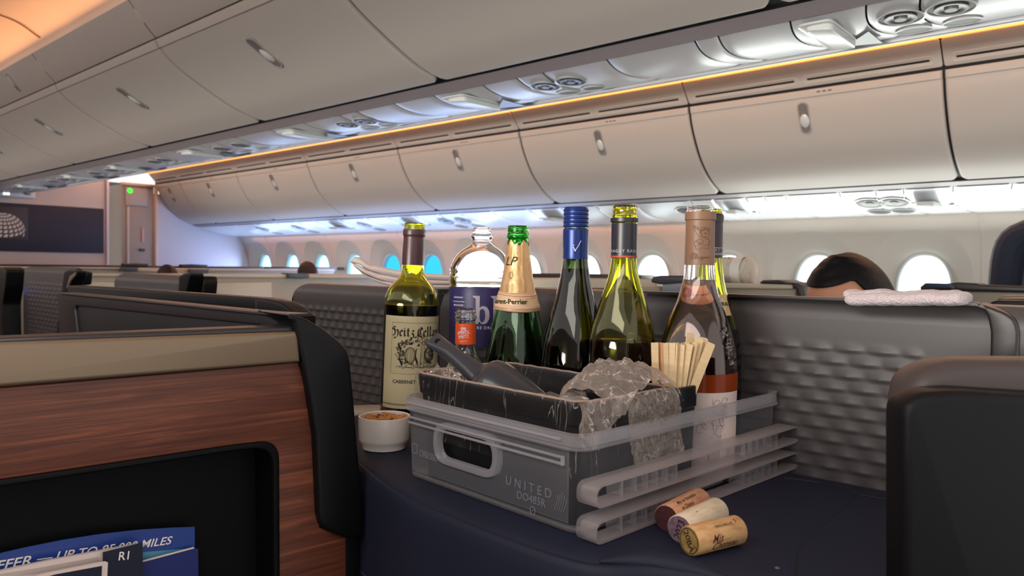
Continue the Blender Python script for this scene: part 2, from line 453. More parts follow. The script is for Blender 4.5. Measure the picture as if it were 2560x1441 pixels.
# upper valance of the centre bins, one piece per bay
for k in range(0, 9):
    y0 = S[k] + .003; y1 = (S[k + 1] if k + 1 < len(S) else YEND) - .003; y1 = min(y1, YEND)
    if y1 <= y0: continue
    pr = [(1.352, 2.160), (1.336, 2.158), (1.326, 2.166), (1.300, 2.192), (1.262, 2.240), (1.232, 2.276), (1.226, 2.284), (1.236, 2.290), (1.262, 2.262)]
    mb = MB(); mb.grid(lambda u, v: Vector((pr[round(u * 8)][0], y0 + (y1 - y0) * v, pr[round(u * 8)][1])), 8, 1); trim(mb, M_WHITE)
mb = MB().box((1.375, 3.4, 2.165), (.02, 10.5, .03)); trim(mb, M_DARKGAP)
t = thing('bin_handle', 'small oval grab recess on the upper valance at the left edge', 'handle', (1.28, 4.87, 2.216))
def fv(d): return Vector((1.30 - d * .63, 0, 2.192 + d * .775)), Vector((-.63, 0, .775))
vm = MB(); latch(fv, 4.87, .04, t, -1, .11, .04)

# vent panels above the window-side bins: each with two air slots
for k in range(1, 9):
    y0 = S[k]; y1 = min(S[k + 1], YEND) if k + 1 < len(S) else YEND
    if y1 - y0 < .2: continue
    A = Vector((3.636, 0, 2.119)); B = Vector((3.548, 0, 2.217)); d = (B - A); ln = d.length; d.normalize(); n = Vector((-d.z, 0, d.x)); n = -n if n.x > 0 else n
    M = Matrix((Vector((0, -1, 0)), d, n)).transposed().to_4x4(); M.translation = A + Vector((0, y1, 0))
    W = y1 - y0
    name = {1: 'at the right edge of the photo', 2: 'over the largest window-side bin', 3: 'third bay from the right edge', 4: 'fourth bay from the right edge', 5: 'fifth bay from the right edge',
            6: 'third bay from the bulkhead', 7: 'second bay from the bulkhead', 8: 'against the forward bulkhead'}[k]
    t = thing('air_vent_panel', 'cream ceiling panel with slim dark air slots, ' + name, 'air vent', A + Vector((0, y0, 0)), 0, 'air slot panels above the window bins')
    outer = rounded([(.003, 0), (W - .003, 0), (W - .003, ln), (.003, ln)], .012, 3)
    holes = []; ns = 2 if W > 1 else 1
    for q in range(ns):
        a = .05 + q * W / ns * 1.0; b_ = (q + 1) * W / ns - .05
        if ns == 2: a, b_ = ((.05, W / 2 - .03), (W / 2 + .03, W - .05))[q]
        holes.append((a, b_))
    slab('panel', [outer] + [rounded([(a, .031), (b_, .031), (b_, .043), (a, .043)], .004, 2) for a, b_ in holes], M, .006, M_WHITE, t, .0015)
    bk = MB(); bk.box((W / 2, ln / 2, -.016), (W, ln, .012), M); bk.build('backing', M_SLOT, t)
    for a, b_ in holes:
        slab('slot_rim', [rounded([(a - .018, .014), (b_ + .018, .014), (b_ + .018, .060), (a - .018, .060)], .018, 5),
                          rounded([(a - .012, .020), (b_ + .012, .020), (b_ + .012, .054), (a - .012, .054)], .013, 5)], M, .003, M_WHITE, t, .001, .002)
mb = MB().box((3.705, 3.6, 2.118), (.075, 10.2, .05)); trim(mb, M_DARKGAP)
# orange LED line on top of the vent panels
mb = MB().box((3.536, 4.05, 2.234), (.012, 9.1, .032)); o = trim(mb, M_STRIP)

# ceilings
def ceil(xs, name, y0=-1.8, y1=9.6):
    mb = MB(); P = catmull([(a, b, 0) for a, b in xs], 8); n = len(P) - 1
    mb.grid(lambda u, v: Vector((P[round(u * n)].x, y0 + (y1 - y0) * v, P[round(u * n)].y)), n, 12)
    return mb.build('ceiling', M_CEIL, None, kind='structure')
ceil([(1.36, 2.255), (1.335, 2.33), (1.29, 2.40), (1.15, 2.47), (.85, 2.50), (.45, 2.50), (.1, 2.45), (-.2, 2.36), (-.45, 2.2)], 'ceiling')
ceil([(2.72, 2.245), (2.80, 2.40), (3.0, 2.47), (3.2, 2.47), (3.42, 2.38), (3.60, 2.27)], 'ceiling')
for yy in (1.95, 4.37, 6.79):                      # ceiling panel joints
    mb = MB(); P = catmull([(1.29, 2.395, 0), (1.15, 2.467, 0), (.85, 2.497, 0), (.45, 2.497, 0), (.1, 2.447, 0), (-.2, 2.357, 0)], 6)
    mb.tube([(p.x, yy + .5 * math.sin((p.x + .2) * 1.6) * .25, p.y) for p in P], .004, 6); trim(mb, mat('joint_shadow_gap', '#8a6a50', .8) if 'joint_shadow_gap' not in bpy.data.materials else bpy.data.materials['joint_shadow_gap'])

# ---- centre service channel under the centre bins
def cz(x): return 1.862 + .55 * (x - 2.07) ** 2
mb = MB(); mb.grid(lambda u, v: Vector((1.846 + .050 * u, -1.6 + (YEND + 1.6) * v, 1.889 - .021 * u)), 2, 1); trim(mb, M_RAIL)
mb = MB(); mb.box((2.05, 3.5, 1.93), (.46, 10.2, .03)); trim(mb, M_DARKGAP)
mb = MB(); mb.box((2.268, 3.5, 1.879), (.022, 10.2, .018), r=.005); trim(mb, M_PSU)
def oval(cx, cy, a, b, n=28): return [(cx + a * math.cos(math.tau * i / n), cy + b * math.sin(math.tau * i / n)) for i in range(n)]
def service_panels(yvent, ypod, seams, cx, x0, x1, zf, label_fn, grp, slope, yend=YEND):
    """underside panels: curved-seam tiles, nozzle pairs and mask/sign pods"""
    cuts = sorted(seams); bays = {}
    prev = cuts[0]
    for i, c in enumerate(cuts[1:]):
        a, b = prev + .0025, c - .0025; prev = c
        if b - a < .02: continue
        vents = [v for v in yvent if a < v < b]; pods = [v for v in ypod if a < v < b]
        kb = max(0, min(7, int(((a + b) / 2 + .47) // 1.21)))
        if kb not in bays:
            bays[kb] = thing('service_panel', label_fn(kb), 'overhead panel', ((x0 + x1) / 2, -.47 + 1.21 * kb, zf((x0 + x1) / 2)), 0, grp)
        t = bays[kb]
        mb = MB(); w = x1 - x0
        def f(u, v):
            x = x0 + w * u; bow = .035 * math.sin(u * math.pi)
            y = a + (b - a) * v + bow - .02
            e = min(v, 1 - v) * (b - a); ins = .004 * max(0, 1 - e / .006)
            return Vector((x, y, zf(x) + ins))
        vv = 12
        mb.grid(f, 12, vv)
        mb.build('tile', M_PSU, t, 50)
        for v in vents:
            for dx, rr, big in ((-.045 * w / .35, .052, True), (.085 * w / .35, .042, False)):
                x = cx + dx; T = Matrix.Translation((x, v + (.0 if big else .0), zf(x) - .0005)) @ Matrix.Rotation(math.atan(slope(x)), 4, 'Y').inverted()
                rr *= w / .35
                q = MB(); q.lathe([(rr, -.001), (rr * 1.05, -.0035), (rr * .97, -.004), (rr * .90, .002)], 28, T)
                rim = q.build('air_nozzle' if big else 'reading_light', M_POD, t)
                q = MB(); q.lathe([(rr * .95, -.0016), (rr * .5, -.0018), (.0001, -.0018)], 24, T); q.build('recess' if big else 'lens', M_VENTD, rim)
                if big:
                    q = MB(); q.lathe([(rr * .68, -.0018), (rr * .70, -.005), (rr * .58, -.0055), (rr * .46, -.0022), (rr * .30, -.0022), (rr * .26, -.007), (.0001, -.007)], 24, T); q.build('nozzle_ring', M_CHROME, rim)
        for v in pods:
            x = cx
            T = Matrix.Translation((x - .02, (a + b) / 2 + .02, zf(x) - .002)) @ Matrix.Diagonal((1, min(1.3, (b - a) / .25), 1, 1))
            vs, fs = curve_mesh([rounded([(-.13, -.062), (.10, -.062), (.13, .0), (.13, .062), (-.13, .062)], .028, 5)], .0015, .0015)
            q = MB().add(vs, fs, T); pr = q.build('mask_door', M_POD, t)
            vs, fs = curve_mesh([rounded([(-.115, -.052), (.09, -.052), (.10, .045), (-.115, .045)], .022, 5)], .005, .004)
            MB().add(vs, fs, T @ Matrix.Rotation(math.radians(5), 4, 'X') @ Matrix.Translation((0, -.008, -.008))).build('sign_box', M_POD, pr)
            vs, fs = curve_mesh([[(.02, -.06), (.15, -.06), (.12, .06)]], .0015)
            MB().add(vs, fs, T @ Matrix.Translation((0, -.065, -.002))).build('scoop_shade', M_CHROME, pr)
cseams = [-.6, -.1, .19, .23, .455, .575, .76, .96, 1.03, 1.33, 1.585, 1.70, 1.86, 2.12, 2.35, 2.60, 2.72, 3.0, 3.28, 3.62, 3.86, 4.02, 4.36, 4.6, 4.9, 5.15, 5.35, 5.65, 5.95, 6.3, 6.6, 6.75, 7.1, 7.4, 7.8, 8.2, 8.58]
def clabel(nm):
    w = ['at the right edge of the photo', 'second bay from the right edge', 'third bay from the right edge', 'fourth bay from the right edge', 'fifth bay from the right edge',
         'third bay from the bulkhead', 'second bay from the bulkhead', 'bay against the bulkhead']
    return lambda k: 'pale service panel of the %s, %s' % (nm, w[k])
service_panels([.40, .51, 1.53, 1.64, 2.66, 2.79, 3.74, 3.94, 4.67, 4.80, 5.5, 5.8, 6.45, 6.68, 7.6], [.67, 1.99, 3.15, 4.2, 5.25, 6.2, 7.3], cseams, 2.07, 1.90, 2.256, cz, clabel('centre ceiling channel'), 'centre ceiling service panels', lambda x: 1.1 * (x - 2.07))

# ---- window-side service channel
def sz(x): return 1.662 - .36 * (x - 4.06) + .30 * (x - 4.06) ** 2
mb = MB(); mb.grid(lambda u, v: Vector((4.058 + .05 * u, -1.6 + (YEND + 1.6) * v, sz(4.058 + .05 * u) + .004)), 2, 1); trim(mb, M_RAIL)
mb = MB(); mb.box((4.34, 3.5, 1.70), (.56, 10.2, .06)); trim(mb, M_DARKGAP)
sseams = [-.6, -.1, .30, .56, .80, 1.02, 1.15, 1.33, 1.62, 1.74, 1.85, 2.05, 2.20, 2.6, 2.9, 3.2, 3.5, 3.85, 4.2, 4.45, 4.75, 5.1, 5.4, 5.8, 6.2, 6.5, 6.9, 7.3, 7.7, 8.1, 8.58]
service_panels([1.08, 1.20, 2.28, 4.30, 4.5, 5.6, 6.7, 7.4], [.94, 2.0, 3.3, 4.9, 6.0], sseams, 4.33, 4.11, 4.615, sz, clabel('window-side ceiling channel'), 'window-side ceiling service panels', lambda x: -.36 + .6 * (x - 4.06))

# ------------------------------------------------------------------ window wall
def wx(z):
    pts = [(0, 4.40), (.4, 4.56), (.8, 4.71), (1.1, 4.765), (1.3, 4.755), (1.45, 4.71), (1.575, 4.625)]
    for i in range(len(pts) - 1):
        if z <= pts[i + 1][0]:
            t = (z - pts[i][0]) / (pts[i + 1][0] - pts[i][0]); break
    else: t = 1
    t = max(0, min(1, t)); a = pts[max(i - 1, 0)][1]; b = pts[i][1]; c = pts[i + 1][1]; d = pts[min(i + 2, 6)][1]
    return .5 * ((2 * b) + (c - a) * t + (2 * a - 5 * b + 4 * c - d) * t * t + (3 * b - a - 3 * c + d) * t ** 3)
def sup(a, b, ang, e=2.3):
    c, s = math.cos(ang), math.sin(ang); return a * abs(c) ** (2 / e) * (1 if c >= 0 else -1), b * abs(s) ** (2 / e) * (1 if s >= 0 else -1)
wall = MB(); NA = 64; ZT = 1.570; ZB = .55
wcy = [1.054 + .605 * i for i in range(-3, 13)]
PZ = 1.105; BZ = 1.135
for i, yc in enumerate(wcy):
    rings = []
    # the recess slopes from its crisp rim to the pane opening
    for (a, b, zc, dep) in ((.150, .236, PZ, .075), (.160, .246, PZ, .072), (.165, .250, PZ, .066), (.195, .275, PZ + .005, .050), (.225, .305, PZ + .015, .031), (.252, .330, BZ - .008, .013), (.268, .345, BZ, .0035), (.271, .348, BZ, 0)):
        rings.append([(yc + sup(a, b, math.tau * k / NA)[0], zc + sup(a, b, math.tau * k / NA)[1], dep) for k in range(NA)])
    for s_ in (.25, .5, .75, 1.0):
        rg = []
        for k in range(NA):
            y, z, _ = rings[7][k]; ang = math.tau * k / NA; c, sn = math.cos(ang), math.sin(ang)
            hy = .3025; up = ZT - BZ; dn = BZ - ZB; hz = up if sn > 0 else dn
            q = min(hy / max(abs(c), 1e-6), hz / max(abs(sn), 1e-6)); ye, ze = yc + c * q, BZ + sn * q
            rg.append((y + (ye - y) * s_, z + (ze - z) * s_, 0))
        rings.append(rg)
    vs = [Vector((wx(z) + d, y, z)) for rg in rings for (y, z, d) in rg]
    fs = [(r * NA + k, r * NA + (k + 1) % NA, (r + 1) * NA + (k + 1) % NA, (r + 1) * NA + k) for r in range(len(rings) - 1) for k in range(NA)]
    wall.add(vs, fs)
    # corners of the rectangle the polar ring cuts off
    for sy in (-1, 1):
        for top in (1, 0):
            hz = (ZT - BZ) if top else (BZ - ZB); a_c = math.atan2(hz, .3025)
            kk = a_c / math.tau * NA; k0 = math.floor(kk); k1 = k0 + 1
            def pt(k):
                ang = math.tau * k / NA; c, sn = math.cos(ang), math.sin(ang); q = min(.3025 / max(abs(c), 1e-6), hz / max(abs(sn), 1e-6))
                return yc + sy * c * q, BZ + (1 if top else -1) * sn * q
            P3 = [pt(k0), (yc + sy * .3025, BZ + (hz if top else -hz)), pt(k1)]
            wall.add([Vector((wx(z), y, z)) for y, z in P3], [(0, 1, 2)])
wall.grid(lambda u, v: Vector((wx(ZB * v), -1.065 + 9.8 * u, ZB * v)), 4, 6)
wall.build('wall_right', M_WALL, None, 24, kind='structure')
for s_ in S[1:]:                                   # lining panel joints
    if s_ < YEND:
        mb = MB(); mb.tube([(wx(z) - .0005, s_ + .012, z) for z in [.6 + .97 * q / 16 for q in range(17)]], .0045, 6); trim(mb, M_WHITE)
for i, yc in enumerate(wcy):
    n = i - 3
    fr = MB()
    rg = [(.151, .237, -.004), (.153, .239, -.009), (.146, .232, -.011), (.138, .224, -.002), (.135, .221, .030)]
    fr.grid(lambda u, v: Vector((wx(PZ) + .075 + rg[round(v * 4)][2], yc + sup(rg[round(v * 4)][0], rg[round(v * 4)][1], u * math.tau)[0], PZ + sup(rg[round(v * 4)][0], rg[round(v * 4)][1], u * math.tau)[1])), 48, 4, cu=True)
    f = fr.build('window_%d' % (i + 1), M_FRAME if n < 5 else M_FRAME_LIT, None, 30, kind='structure')
    pm = M_PANE_W
    if n in (7, 8): pm = M_PANE_C
    elif n >= 9: pm = M_PANE_I
    pane = MB(); pane.add([Vector((wx(PZ) + .105, yc + sup(.135, .221, math.tau * k / 40)[0], PZ + sup(.135, .221, math.tau * k / 40)[1])) for k in range(40)], [tuple(range(40))])
    pane.build('window_pane', pm, f)

# ------------------------------------------------------------------ floor, left wall, forward bulkhead
MB().box((2.05, 3.4, -.03), (5.6, 12, .06)).build('floor', M_CARPET, None, kind='structure')
lw = MB(); lw.grid(lambda u, v: Vector((4.10 - wx(1.57 * v), -1.0 + 9.6 * u, 1.57 * v)), 6, 10); lw.build('wall_left', M_WALL, None, kind='structure')
YB = YEND
MB().box((1.2, YB + .03, 1.15), (3.86, .06, 2.6)).build('wall_front', M_BULK, None, kind='structure')
fw2 = MB(); fw2.box((4.22, YB + .03, .9), (1.22, .06, 2.2)); fw2.build('wall_forward', mat('closet_end_panel', '#c4c0c8', .45), None, kind='structure')
mb = MB(); mb.box((3.118, YB - .006, 1.1), (.030, .035, 2.3), r=.006); trim(mb, mat('edge_trim_lilac', '#cfc6d2', .3))
mb = MB(); mb.box((3.632, YB - .01, 1.04), (.034, .04, 2.12), r=.008); mb.box((3.44, YB - .01, 2.085), (.37, .04, .03), r=.008); trim(mb, mat('closet_edge', '#d3b9a8', .4))
t = thing('bulkhead_artwork', 'dark navy quilted panel on the forward bulkhead with a silver globe emblem', 'wall panel', (1.9, YB - .01, 1.55))
MB().box((1.70, YB - .009, 1.552), (2.76, .016, .478), r=.004).build('board', M_NAVYBOARD, t)
MB().box((2.18, YB - .019, 1.594), (.38, .008, .325), r=.003).build('emblem_plate', M_LOGOSQ, t)
lg = MB()
# quarter-lit globe: curved latitude and longitude bands
cx, cz_, R_ = 2.15, 1.475, .195
def gl(lat, lon):
    la, lo = math.radians(lat), math.radians(lon); x = math.cos(la) * math.sin(lo); y = math.sin(la); z = math.cos(la) * math.cos(lo)
    rx = math.radians(25); y2 = y * math.cos(rx) - z * math.sin(rx); z2 = y * math.sin(rx) + z * math.cos(rx); return x, y2 + .2, z2
cells = 0
for la in range(-30, 90, 12):
    for lo in range(-88, 88, 15):
        w = 9.0 + 3.2 * (la + 30) / 120
        q = [gl(la, lo), gl(la, lo + w), gl(la + 8.2, lo + w + 4), gl(la + 8.2, lo + 4)]
        if min(p[2] for p in q) < .02: continue
        if min(cz_ + R_ * p[1] for p in q) < 1.445: continue
        if max(cx + R_ * p[0] for p in q) > 2.36: continue
        lg.add([Vector((cx + R_ * p[0], YB - .0245, cz_ + R_ * p[1])) for p in q], [(0, 1, 2, 3)])
lg.build('emblem', M_LOGO, t, smooth=False)
# closet beside the aisle
t = thing('closet', 'narrow grey-beige closet front with green indicator at the forward end of the right aisle', 'closet', (3.44, YB, 0))
MB().box((3.445, YB + .25, 1.04), (.34, .50, 2.08), r=.01).build('cabinet', M_CLOSET, t)
MB().box((3.42, YB - .006, 1.95), (.24, .014, .20), r=.006).build('header_panel', mat('closet_header', '#a89d94', .5), t)
MB().box((3.33, YB - .008, .95), (.03, .018, 1.78), r=.006).build('pull_strip', mat('closet_strip', '#b6aea6', .4), t)
q = MB(); q.lathe([(.0001, -.006), (.020, -.005), (.028, 0)], 20, Matrix.Translation((onx(332, 490, 3.35).x, YB - .014, 2.012)) @ Matrix.Rotation(math.radians(-90), 4, 'X')); q.build('indicator_light', M_GREEN, t)
q = MB(); q.box((3.49, YB - .008, 1.53), (.025, .008, .16)); q.build('instruction_placard', mat('placard_red_white', '#c79a94', .5), t)
q = MB(); q.box((3.48, YB - .01, 1.36), (.06, .014, .03), r=.004); q.build('latch_handle', M_VENTD, t)
t = thing('galley_unit', 'dim green-grey galley cabinets seen through the gap beyond the aisle', 'galley', (3.2, 9.5, 0))
MB().box((3.3, 9.95, 1.1), (1.2, .5, 2.2)).build('cabinet', M_GALLEY, t)
MB().box((3.20, 9.68, 1.62), (.16, .05, .55), r=.01).build('oven_door', M_GALLEYD, t)
MB().box((3.30, 9.67, 1.28), (.25, .06, .12), r=.01).build('drawer', mat('galley_drawer', '#8b9690', .5), t)
c0_ = 0
t = thing('speaker_box', 'small pale wall unit with lit symbol at the left end of the centre ceiling channel', 'wall unit', (2.2, 8.45, 1.83))
c0 = ony(38, 482, 8.3)
MB().box((c0.x, 8.34, c0.z), (.34, .10, .095), r=.022, seg=3).build('housing', M_POD, t)
q = MB()
for dx in (-.014, .014):
    for dz in (-.014, .014): q.lathe([(.0001, 0), (.012, 0)], 16, Matrix.Translation((c0.x - .075 + dx, 8.287, c0.z + dz)) @ Matrix.Rotation(math.radians(90), 4, 'X'))
q.build('lit_symbol', M_LAMP, t, smooth=False)
MB().box((c0.x + .10, 8.288, c0.z - .01), (.05, .006, .012)).build('slot', M_VENTD, t)
# ------------------------------------------------------------------ seats and consoles
M_SHELL = mat('seat_shell_charcoal', '#4a4648', .42, spec=.6)
M_SHELLD = mat('seat_frame_black', '#090a0d', .42, spec=.3)
M_CAPD = mat('seat_cap_dark', '#2a2627', .4, spec=.6)
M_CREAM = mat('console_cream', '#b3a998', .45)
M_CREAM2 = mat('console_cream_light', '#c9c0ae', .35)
M_BLOCK = mat('latch_block_grey', '#4b5157', .4)
M_NAVY = mat('navy_inset', '#0d0f18', .5)
M_BRONZE = mat('bronze_strip', '#7c6b58', .38, .35)
M_BLACKP = mat('pocket_black', '#050507', .6, spec=.2)
M_PURPLE = emat('reading_glow', '#7a70e0', .8)

def wood_mat():
    m = bpy.data.materials.new('walnut_veneer'); m.use_nodes = True
    nt = m.node_tree; N = nt.nodes.new; L = nt.links.new; b = nt.nodes['Principled BSDF']
    tc = N('ShaderNodeTexCoord'); mp = N('ShaderNodeMapping'); mp.inputs['Scale'].default_value = (3.0, 3.0, 62); mp.inputs['Rotation'].default_value = (0, math.radians(5), math.radians(0))
    L(tc.outputs['Object'], mp.inputs[0])
    n1 = N('ShaderNodeTexNoise'); n1.inputs['Scale'].default_value = 1.3; n1.inputs['Detail'].default_value = 8; n1.inputs['Roughness'].default_value = .62; n1.inputs['Distortion'].default_value = 1.1
    L(mp.outputs[0], n1.inputs['Vector'])
    mp2 = N('ShaderNodeMapping'); mp2.inputs['Scale'].default_value = (7, 7, 420); mp2.inputs['Rotation'].default_value = (0, math.radians(5), 0)
    L(tc.outputs['Object'], mp2.inputs[0])
    n2 = N('ShaderNodeTexNoise'); n2.inputs['Scale'].default_value = 1; n2.inputs['Detail'].default_value = 6; n2.inputs['Distortion'].default_value = .8; L(mp2.outputs[0], n2.inputs['Vector'])
    r = N('ShaderNodeValToRGB'); r.color_ramp.elements[0].position = .32; r.color_ramp.elements[0].color = hx('#4f2516')
    r.color_ramp.elements[1].position = .68; r.color_ramp.elements[1].color = hx('#82492f')
    e = r.color_ramp.elements.new(.52); e.color = hx('#643320'); L(n1.outputs['Fac'], r.inputs[0])
    r2 = N('ShaderNodeMapRange'); r2.inputs[1].default_value = .35; r2.inputs[2].default_value = .65; r2.inputs[3].default_value = .62; r2.inputs[4].default_value = 1.15; L(n2.outputs['Fac'], r2.inputs[0])
    mx = N('ShaderNodeMix'); mx.data_type = 'RGBA'; mx.blend_type = 'MULTIPLY'; mx.inputs['Factor'].default_value = 1
    L(r.outputs[0], mx.inputs['A']); L(r2.outputs[0], mx.inputs['B']); L(mx.outputs['Result'], b.inputs['Base Color']); b.inputs['Roughness'].default_value = .5
    return m
M_WOOD = wood_mat()

def quilt_shell(name, label, X, y0, y1, z1, z0=.02, th=.06, rtop=.022, rc=(.04, .04), q=(.034, .0155), qtop=.045, qmy=.03, amp=.0050, frame=0):
    """privacy shell standing along the aisle: quilted face towards the left aisle, rolled top edge"""
    t = thing(name, label, 'seat', (X + th / 2, (y0 + y1) / 2, 0), 0, 'quilted seat shells of the centre row')
    ny = max(40, int((y1 - y0) / .0032)); zq = z1 - rtop
    zs = [z0, .45]; zlo = max(.45, z1 - .34); zs += [zlo]; n = int((zq - zlo) / .0019); zs += [zlo + (zq - zlo) * i / n for i in range(1, n + 1)]
    prof = [(0, z) for z in zs] + [(rtop * (1 - math.cos(a)), zq + rtop * math.sin(a)) for a in [math.pi / 2 * i / 6 for i in range(1, 7)]] + [(th - .006, z1), (th, z1 - .006), (th, z0)]
    vs = []
    for i in range(ny + 1):
        u = i / ny
        for dx, z in prof:
            def cr(r):
                if z1 - z >= r or r <= 0: return 0
                k = r - (z1 - z); return r - math.sqrt(max(0, r * r - k * k))
            a = y0 + cr(rc[0]); b = y1 - cr(rc[1]); y = a + (b - a) * u; d = 0
            if dx == 0 and z > .5:
                row = math.floor((z1 - qtop - z) / q[1]); fz = ((z1 - qtop - z) / q[1]) % 1
                fy = ((y / q[0]) + (.5 if row % 2 else 0)) % 1
                dome = (1 - abs(2 * fy - 1)) ** .9
                d = amp * (fz ** 1.4) * dome * (1 - max(0, fz - .82) / .18) if fz > 0 else 0
                fade = max(0, min(1, (z1 - qtop - z) / .012)) * max(0, min(1, (y - y0 - qmy) / .012)) * max(0, min(1, (y1 - qmy - y) / .012))
                d *= fade
            vs.append(Vector((X + dx - d, y, z)))
    k = len(prof); fs = [(i * k + j, (i + 1) * k + j, (i + 1) * k + j + 1, i * k + j + 1) for i in range(ny) for j in range(k - 1)]
    fs += [tuple(range(k)), tuple(range(ny * k, ny * k + k))]
    MB().add(vs, fs).build('quilted_panel', M_SHELL, t, 50)
    return t

def to_floor(lp, name):
    """console and shell bodies run down to the cabin floor"""
    if name not in ('body', 'shells', 'lower_panel', 'side_frame'): return lp
    zs = [p[1] for p in lp]; mid = (max(zs) + min(zs)) / 2
    return [(p[0], .02 if p[1] < mid else p[1]) for p in lp]
def yz(pts, X, thick, name, m, parent, bevel=.003, r=0, off=0, holes=None):
    """polygon traced on the plane x = X (faces the left aisle)"""
    M = frame_of(Vector((X, 0, 0)), (-1, 0, 0)); lp = to_floor(px2(pts, M), name); lp = rounded(lp, r) if r else lp
    loops = [lp] + [rounded(px2(h, M), .01) for h in (holes or [])]
    return slab(name, loops, M, thick, m, parent, bevel, off)
def xz(pts, Y, thick, name, m, parent, bevel=.003, r=0, off=0):
    M = frame_of(Vector((0, Y, 0)), (0, -1, 0)); lp = to_floor(px2(pts, M), name); lp = rounded(lp, r) if r else lp
    return slab(name, [lp], M, thick, m, parent, bevel, off)

# nearest shell, right behind the bottles
t = quilt_shell('seat_shell', 'large quilted charcoal seat shell behind the plastic drawer, folded towel on top', .895, .103, .957, 1.1967, rc=(.0, .05), qmy=.09, q=(.036, .0155), amp=.0036)
M87 = frame_of(Vector((.890, 0, 0)), (-1, 0, 0))
fr = px2([(2440, 757), (2478, 768), (2515, 782), (2540, 800), (2549, 830), (2545, 900), (2535, 1100), (2528, 1300), (2470, 1300), (2474, 1000), (2478, 830), (2470, 790), (2455, 770)], M87)
slab('end_frame', [rounded(fr, .004, 3)], M87, .05, M_CAPD, t, .003, .004)
yz([(1600, 728), (2440, 757), (2456, 770), (2440, 767), (1600, 733)], .890, .02, 'top_seam_strip', M_CAPD, t, .0005)
t = quilt_shell('seat_shell', 'quilted charcoal seat shell to the left of the burgundy-capped bottle, folded napkins on its end', 1.0, .985, 1.60, 1.1835, th=.05, rc=(.03, .06), qmy=.035, q=(.030, .019), amp=.0055)
yz([(1093, 722), (1105, 723), (1113, 735), (1113, 800), (1108, 900), (1100, 1010), (1093, 1010)], .992, .03, 'end_frame', M_SHELLD, t, .003)
t = quilt_shell('seat_shell', 'quilted charcoal seat shell with brown sheen, above the middle of the dark door wing', 1.15, 2.52, 3.10, 1.184, th=.07, rc=(.05, .05), qmy=.05, q=(.032, .022), amp=.006, rtop=.03)
yz([(447, 690), (458, 684), (475, 684), (472, 700), (462, 742), (444, 742)], 1.14, .05, 'headrest_wing', M_SHELLD, t, .004, .01)
yz([(478, 695), (492, 690), (508, 692), (510, 705), (507, 738), (470, 738)], 1.19, .05, 'side_wing', M_SHELLD, t, .004, .01)
yz([(470, 697), (480, 693), (478, 706), (466, 735), (461, 735)], 1.17, .006, 'trim_strip', M_BRONZE, t, .001)
t = quilt_shell('seat_shell', 'quilted charcoal seat shell nearest the left edge of the photo', 1.22, 3.84, 4.50, 1.196, th=.07, rc=(.05, .05), qmy=.06, q=(.055, .022), amp=.006, rtop=.03, qtop=.07)
yz([(160, 680), (172, 676), (188, 678), (186, 695), (176, 715), (162, 760), (150, 838), (140, 838)], 1.20, .05, 'headrest_wing', M_SHELLD, t, .004, .01)
yz([(178, 684), (192, 678), (203, 682), (200, 712), (165, 718)], 1.25, .05, 'side_wing', M_SHELLD, t, .004, .01)
yz([(174, 690), (190, 680), (188, 688), (176, 702), (168, 722), (165, 720)], 1.19, .006, 'trim_strip', M_BRONZE, t, .001)
t = thing('seat_shell', 'black seat edge cut by the left edge of the photo', 'seat', (.75, 3.4, 0), 0)
yz([(-40, 668), (8, 668), (15, 676), (12, 720), (6, 760), (18, 845), (-40, 845)], .80, .06, 'side_frame', M_SHELLD, t, .004, .01)

# far rows of consoles, each a long low run with cream sides
t = thing('seat_row', 'dark seat tops of the farthest row below the bulkhead', 'seat', (2.8, 7.7, 0), 0)
xz([(-60, 661), (120, 662), (560, 667), (680, 667.5), (680, 745), (-60, 745)], 7.4, .30, 'shells', mat('far_seat_brown', '#3c302c', .5), t, .01)
xz([(672, 667.3), (862, 669), (862, 676), (672, 675)], 6.62, .10, 'headrest', bpy.data.materials['far_seat_brown'], t, .01)
xz([(310, 659.5), (340, 658.5), (372, 660), (372, 668), (310, 667)], 7.36, .08, 'headrest', M_CAPD, t, .01)
xz([(455, 662), (480, 661), (520, 663), (520, 671), (455, 670)], 7.36, .08, 'headrest', M_CAPD, t, .01)
t = thing('seat_console', 'long cream console top with grey latch blocks, just in front of the farthest dark seats', 'console', (2.5, 6.4, 0), 0)
xz([(8, 667), (300, 670), (640, 673), (835, 672), (838, 700), (8, 697)], 6.2, .35, 'body', M_CREAM, t, .012)
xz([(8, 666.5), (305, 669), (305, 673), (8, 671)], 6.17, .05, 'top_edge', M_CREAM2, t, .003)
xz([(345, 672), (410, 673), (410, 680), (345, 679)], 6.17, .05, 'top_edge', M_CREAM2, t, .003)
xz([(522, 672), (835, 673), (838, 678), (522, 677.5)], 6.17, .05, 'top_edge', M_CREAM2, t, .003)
xz([(304, 668), (345, 669), (345, 679), (304, 678)], 6.15, .09, 'latch_block', M_BLOCK, t, .006)
xz([(477, 673), (522, 674), (522, 684), (477, 683)], 6.15, .09, 'latch_block', M_BLOCK, t, .006)
t = thing('seat_console', 'cream console side with stepped panels, left of the napkins and behind the nearer seat shells', 'console', (2.0, 4.2, 0), 0)
xz([(8, 686), (470, 686), (760, 686), (1000, 687), (1100, 689), (1100, 900), (-30, 900), (-20, 760)], 4.6, .30, 'body', M_CREAM, t, .012)
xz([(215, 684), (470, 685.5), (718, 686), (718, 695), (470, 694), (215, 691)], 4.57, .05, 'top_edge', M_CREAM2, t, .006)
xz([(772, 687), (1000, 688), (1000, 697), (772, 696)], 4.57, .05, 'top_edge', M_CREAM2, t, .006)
xz([(720, 683), (772, 684), (770, 697), (722, 696)], 4.55, .09, 'latch_block', M_BLOCK, t, .006)
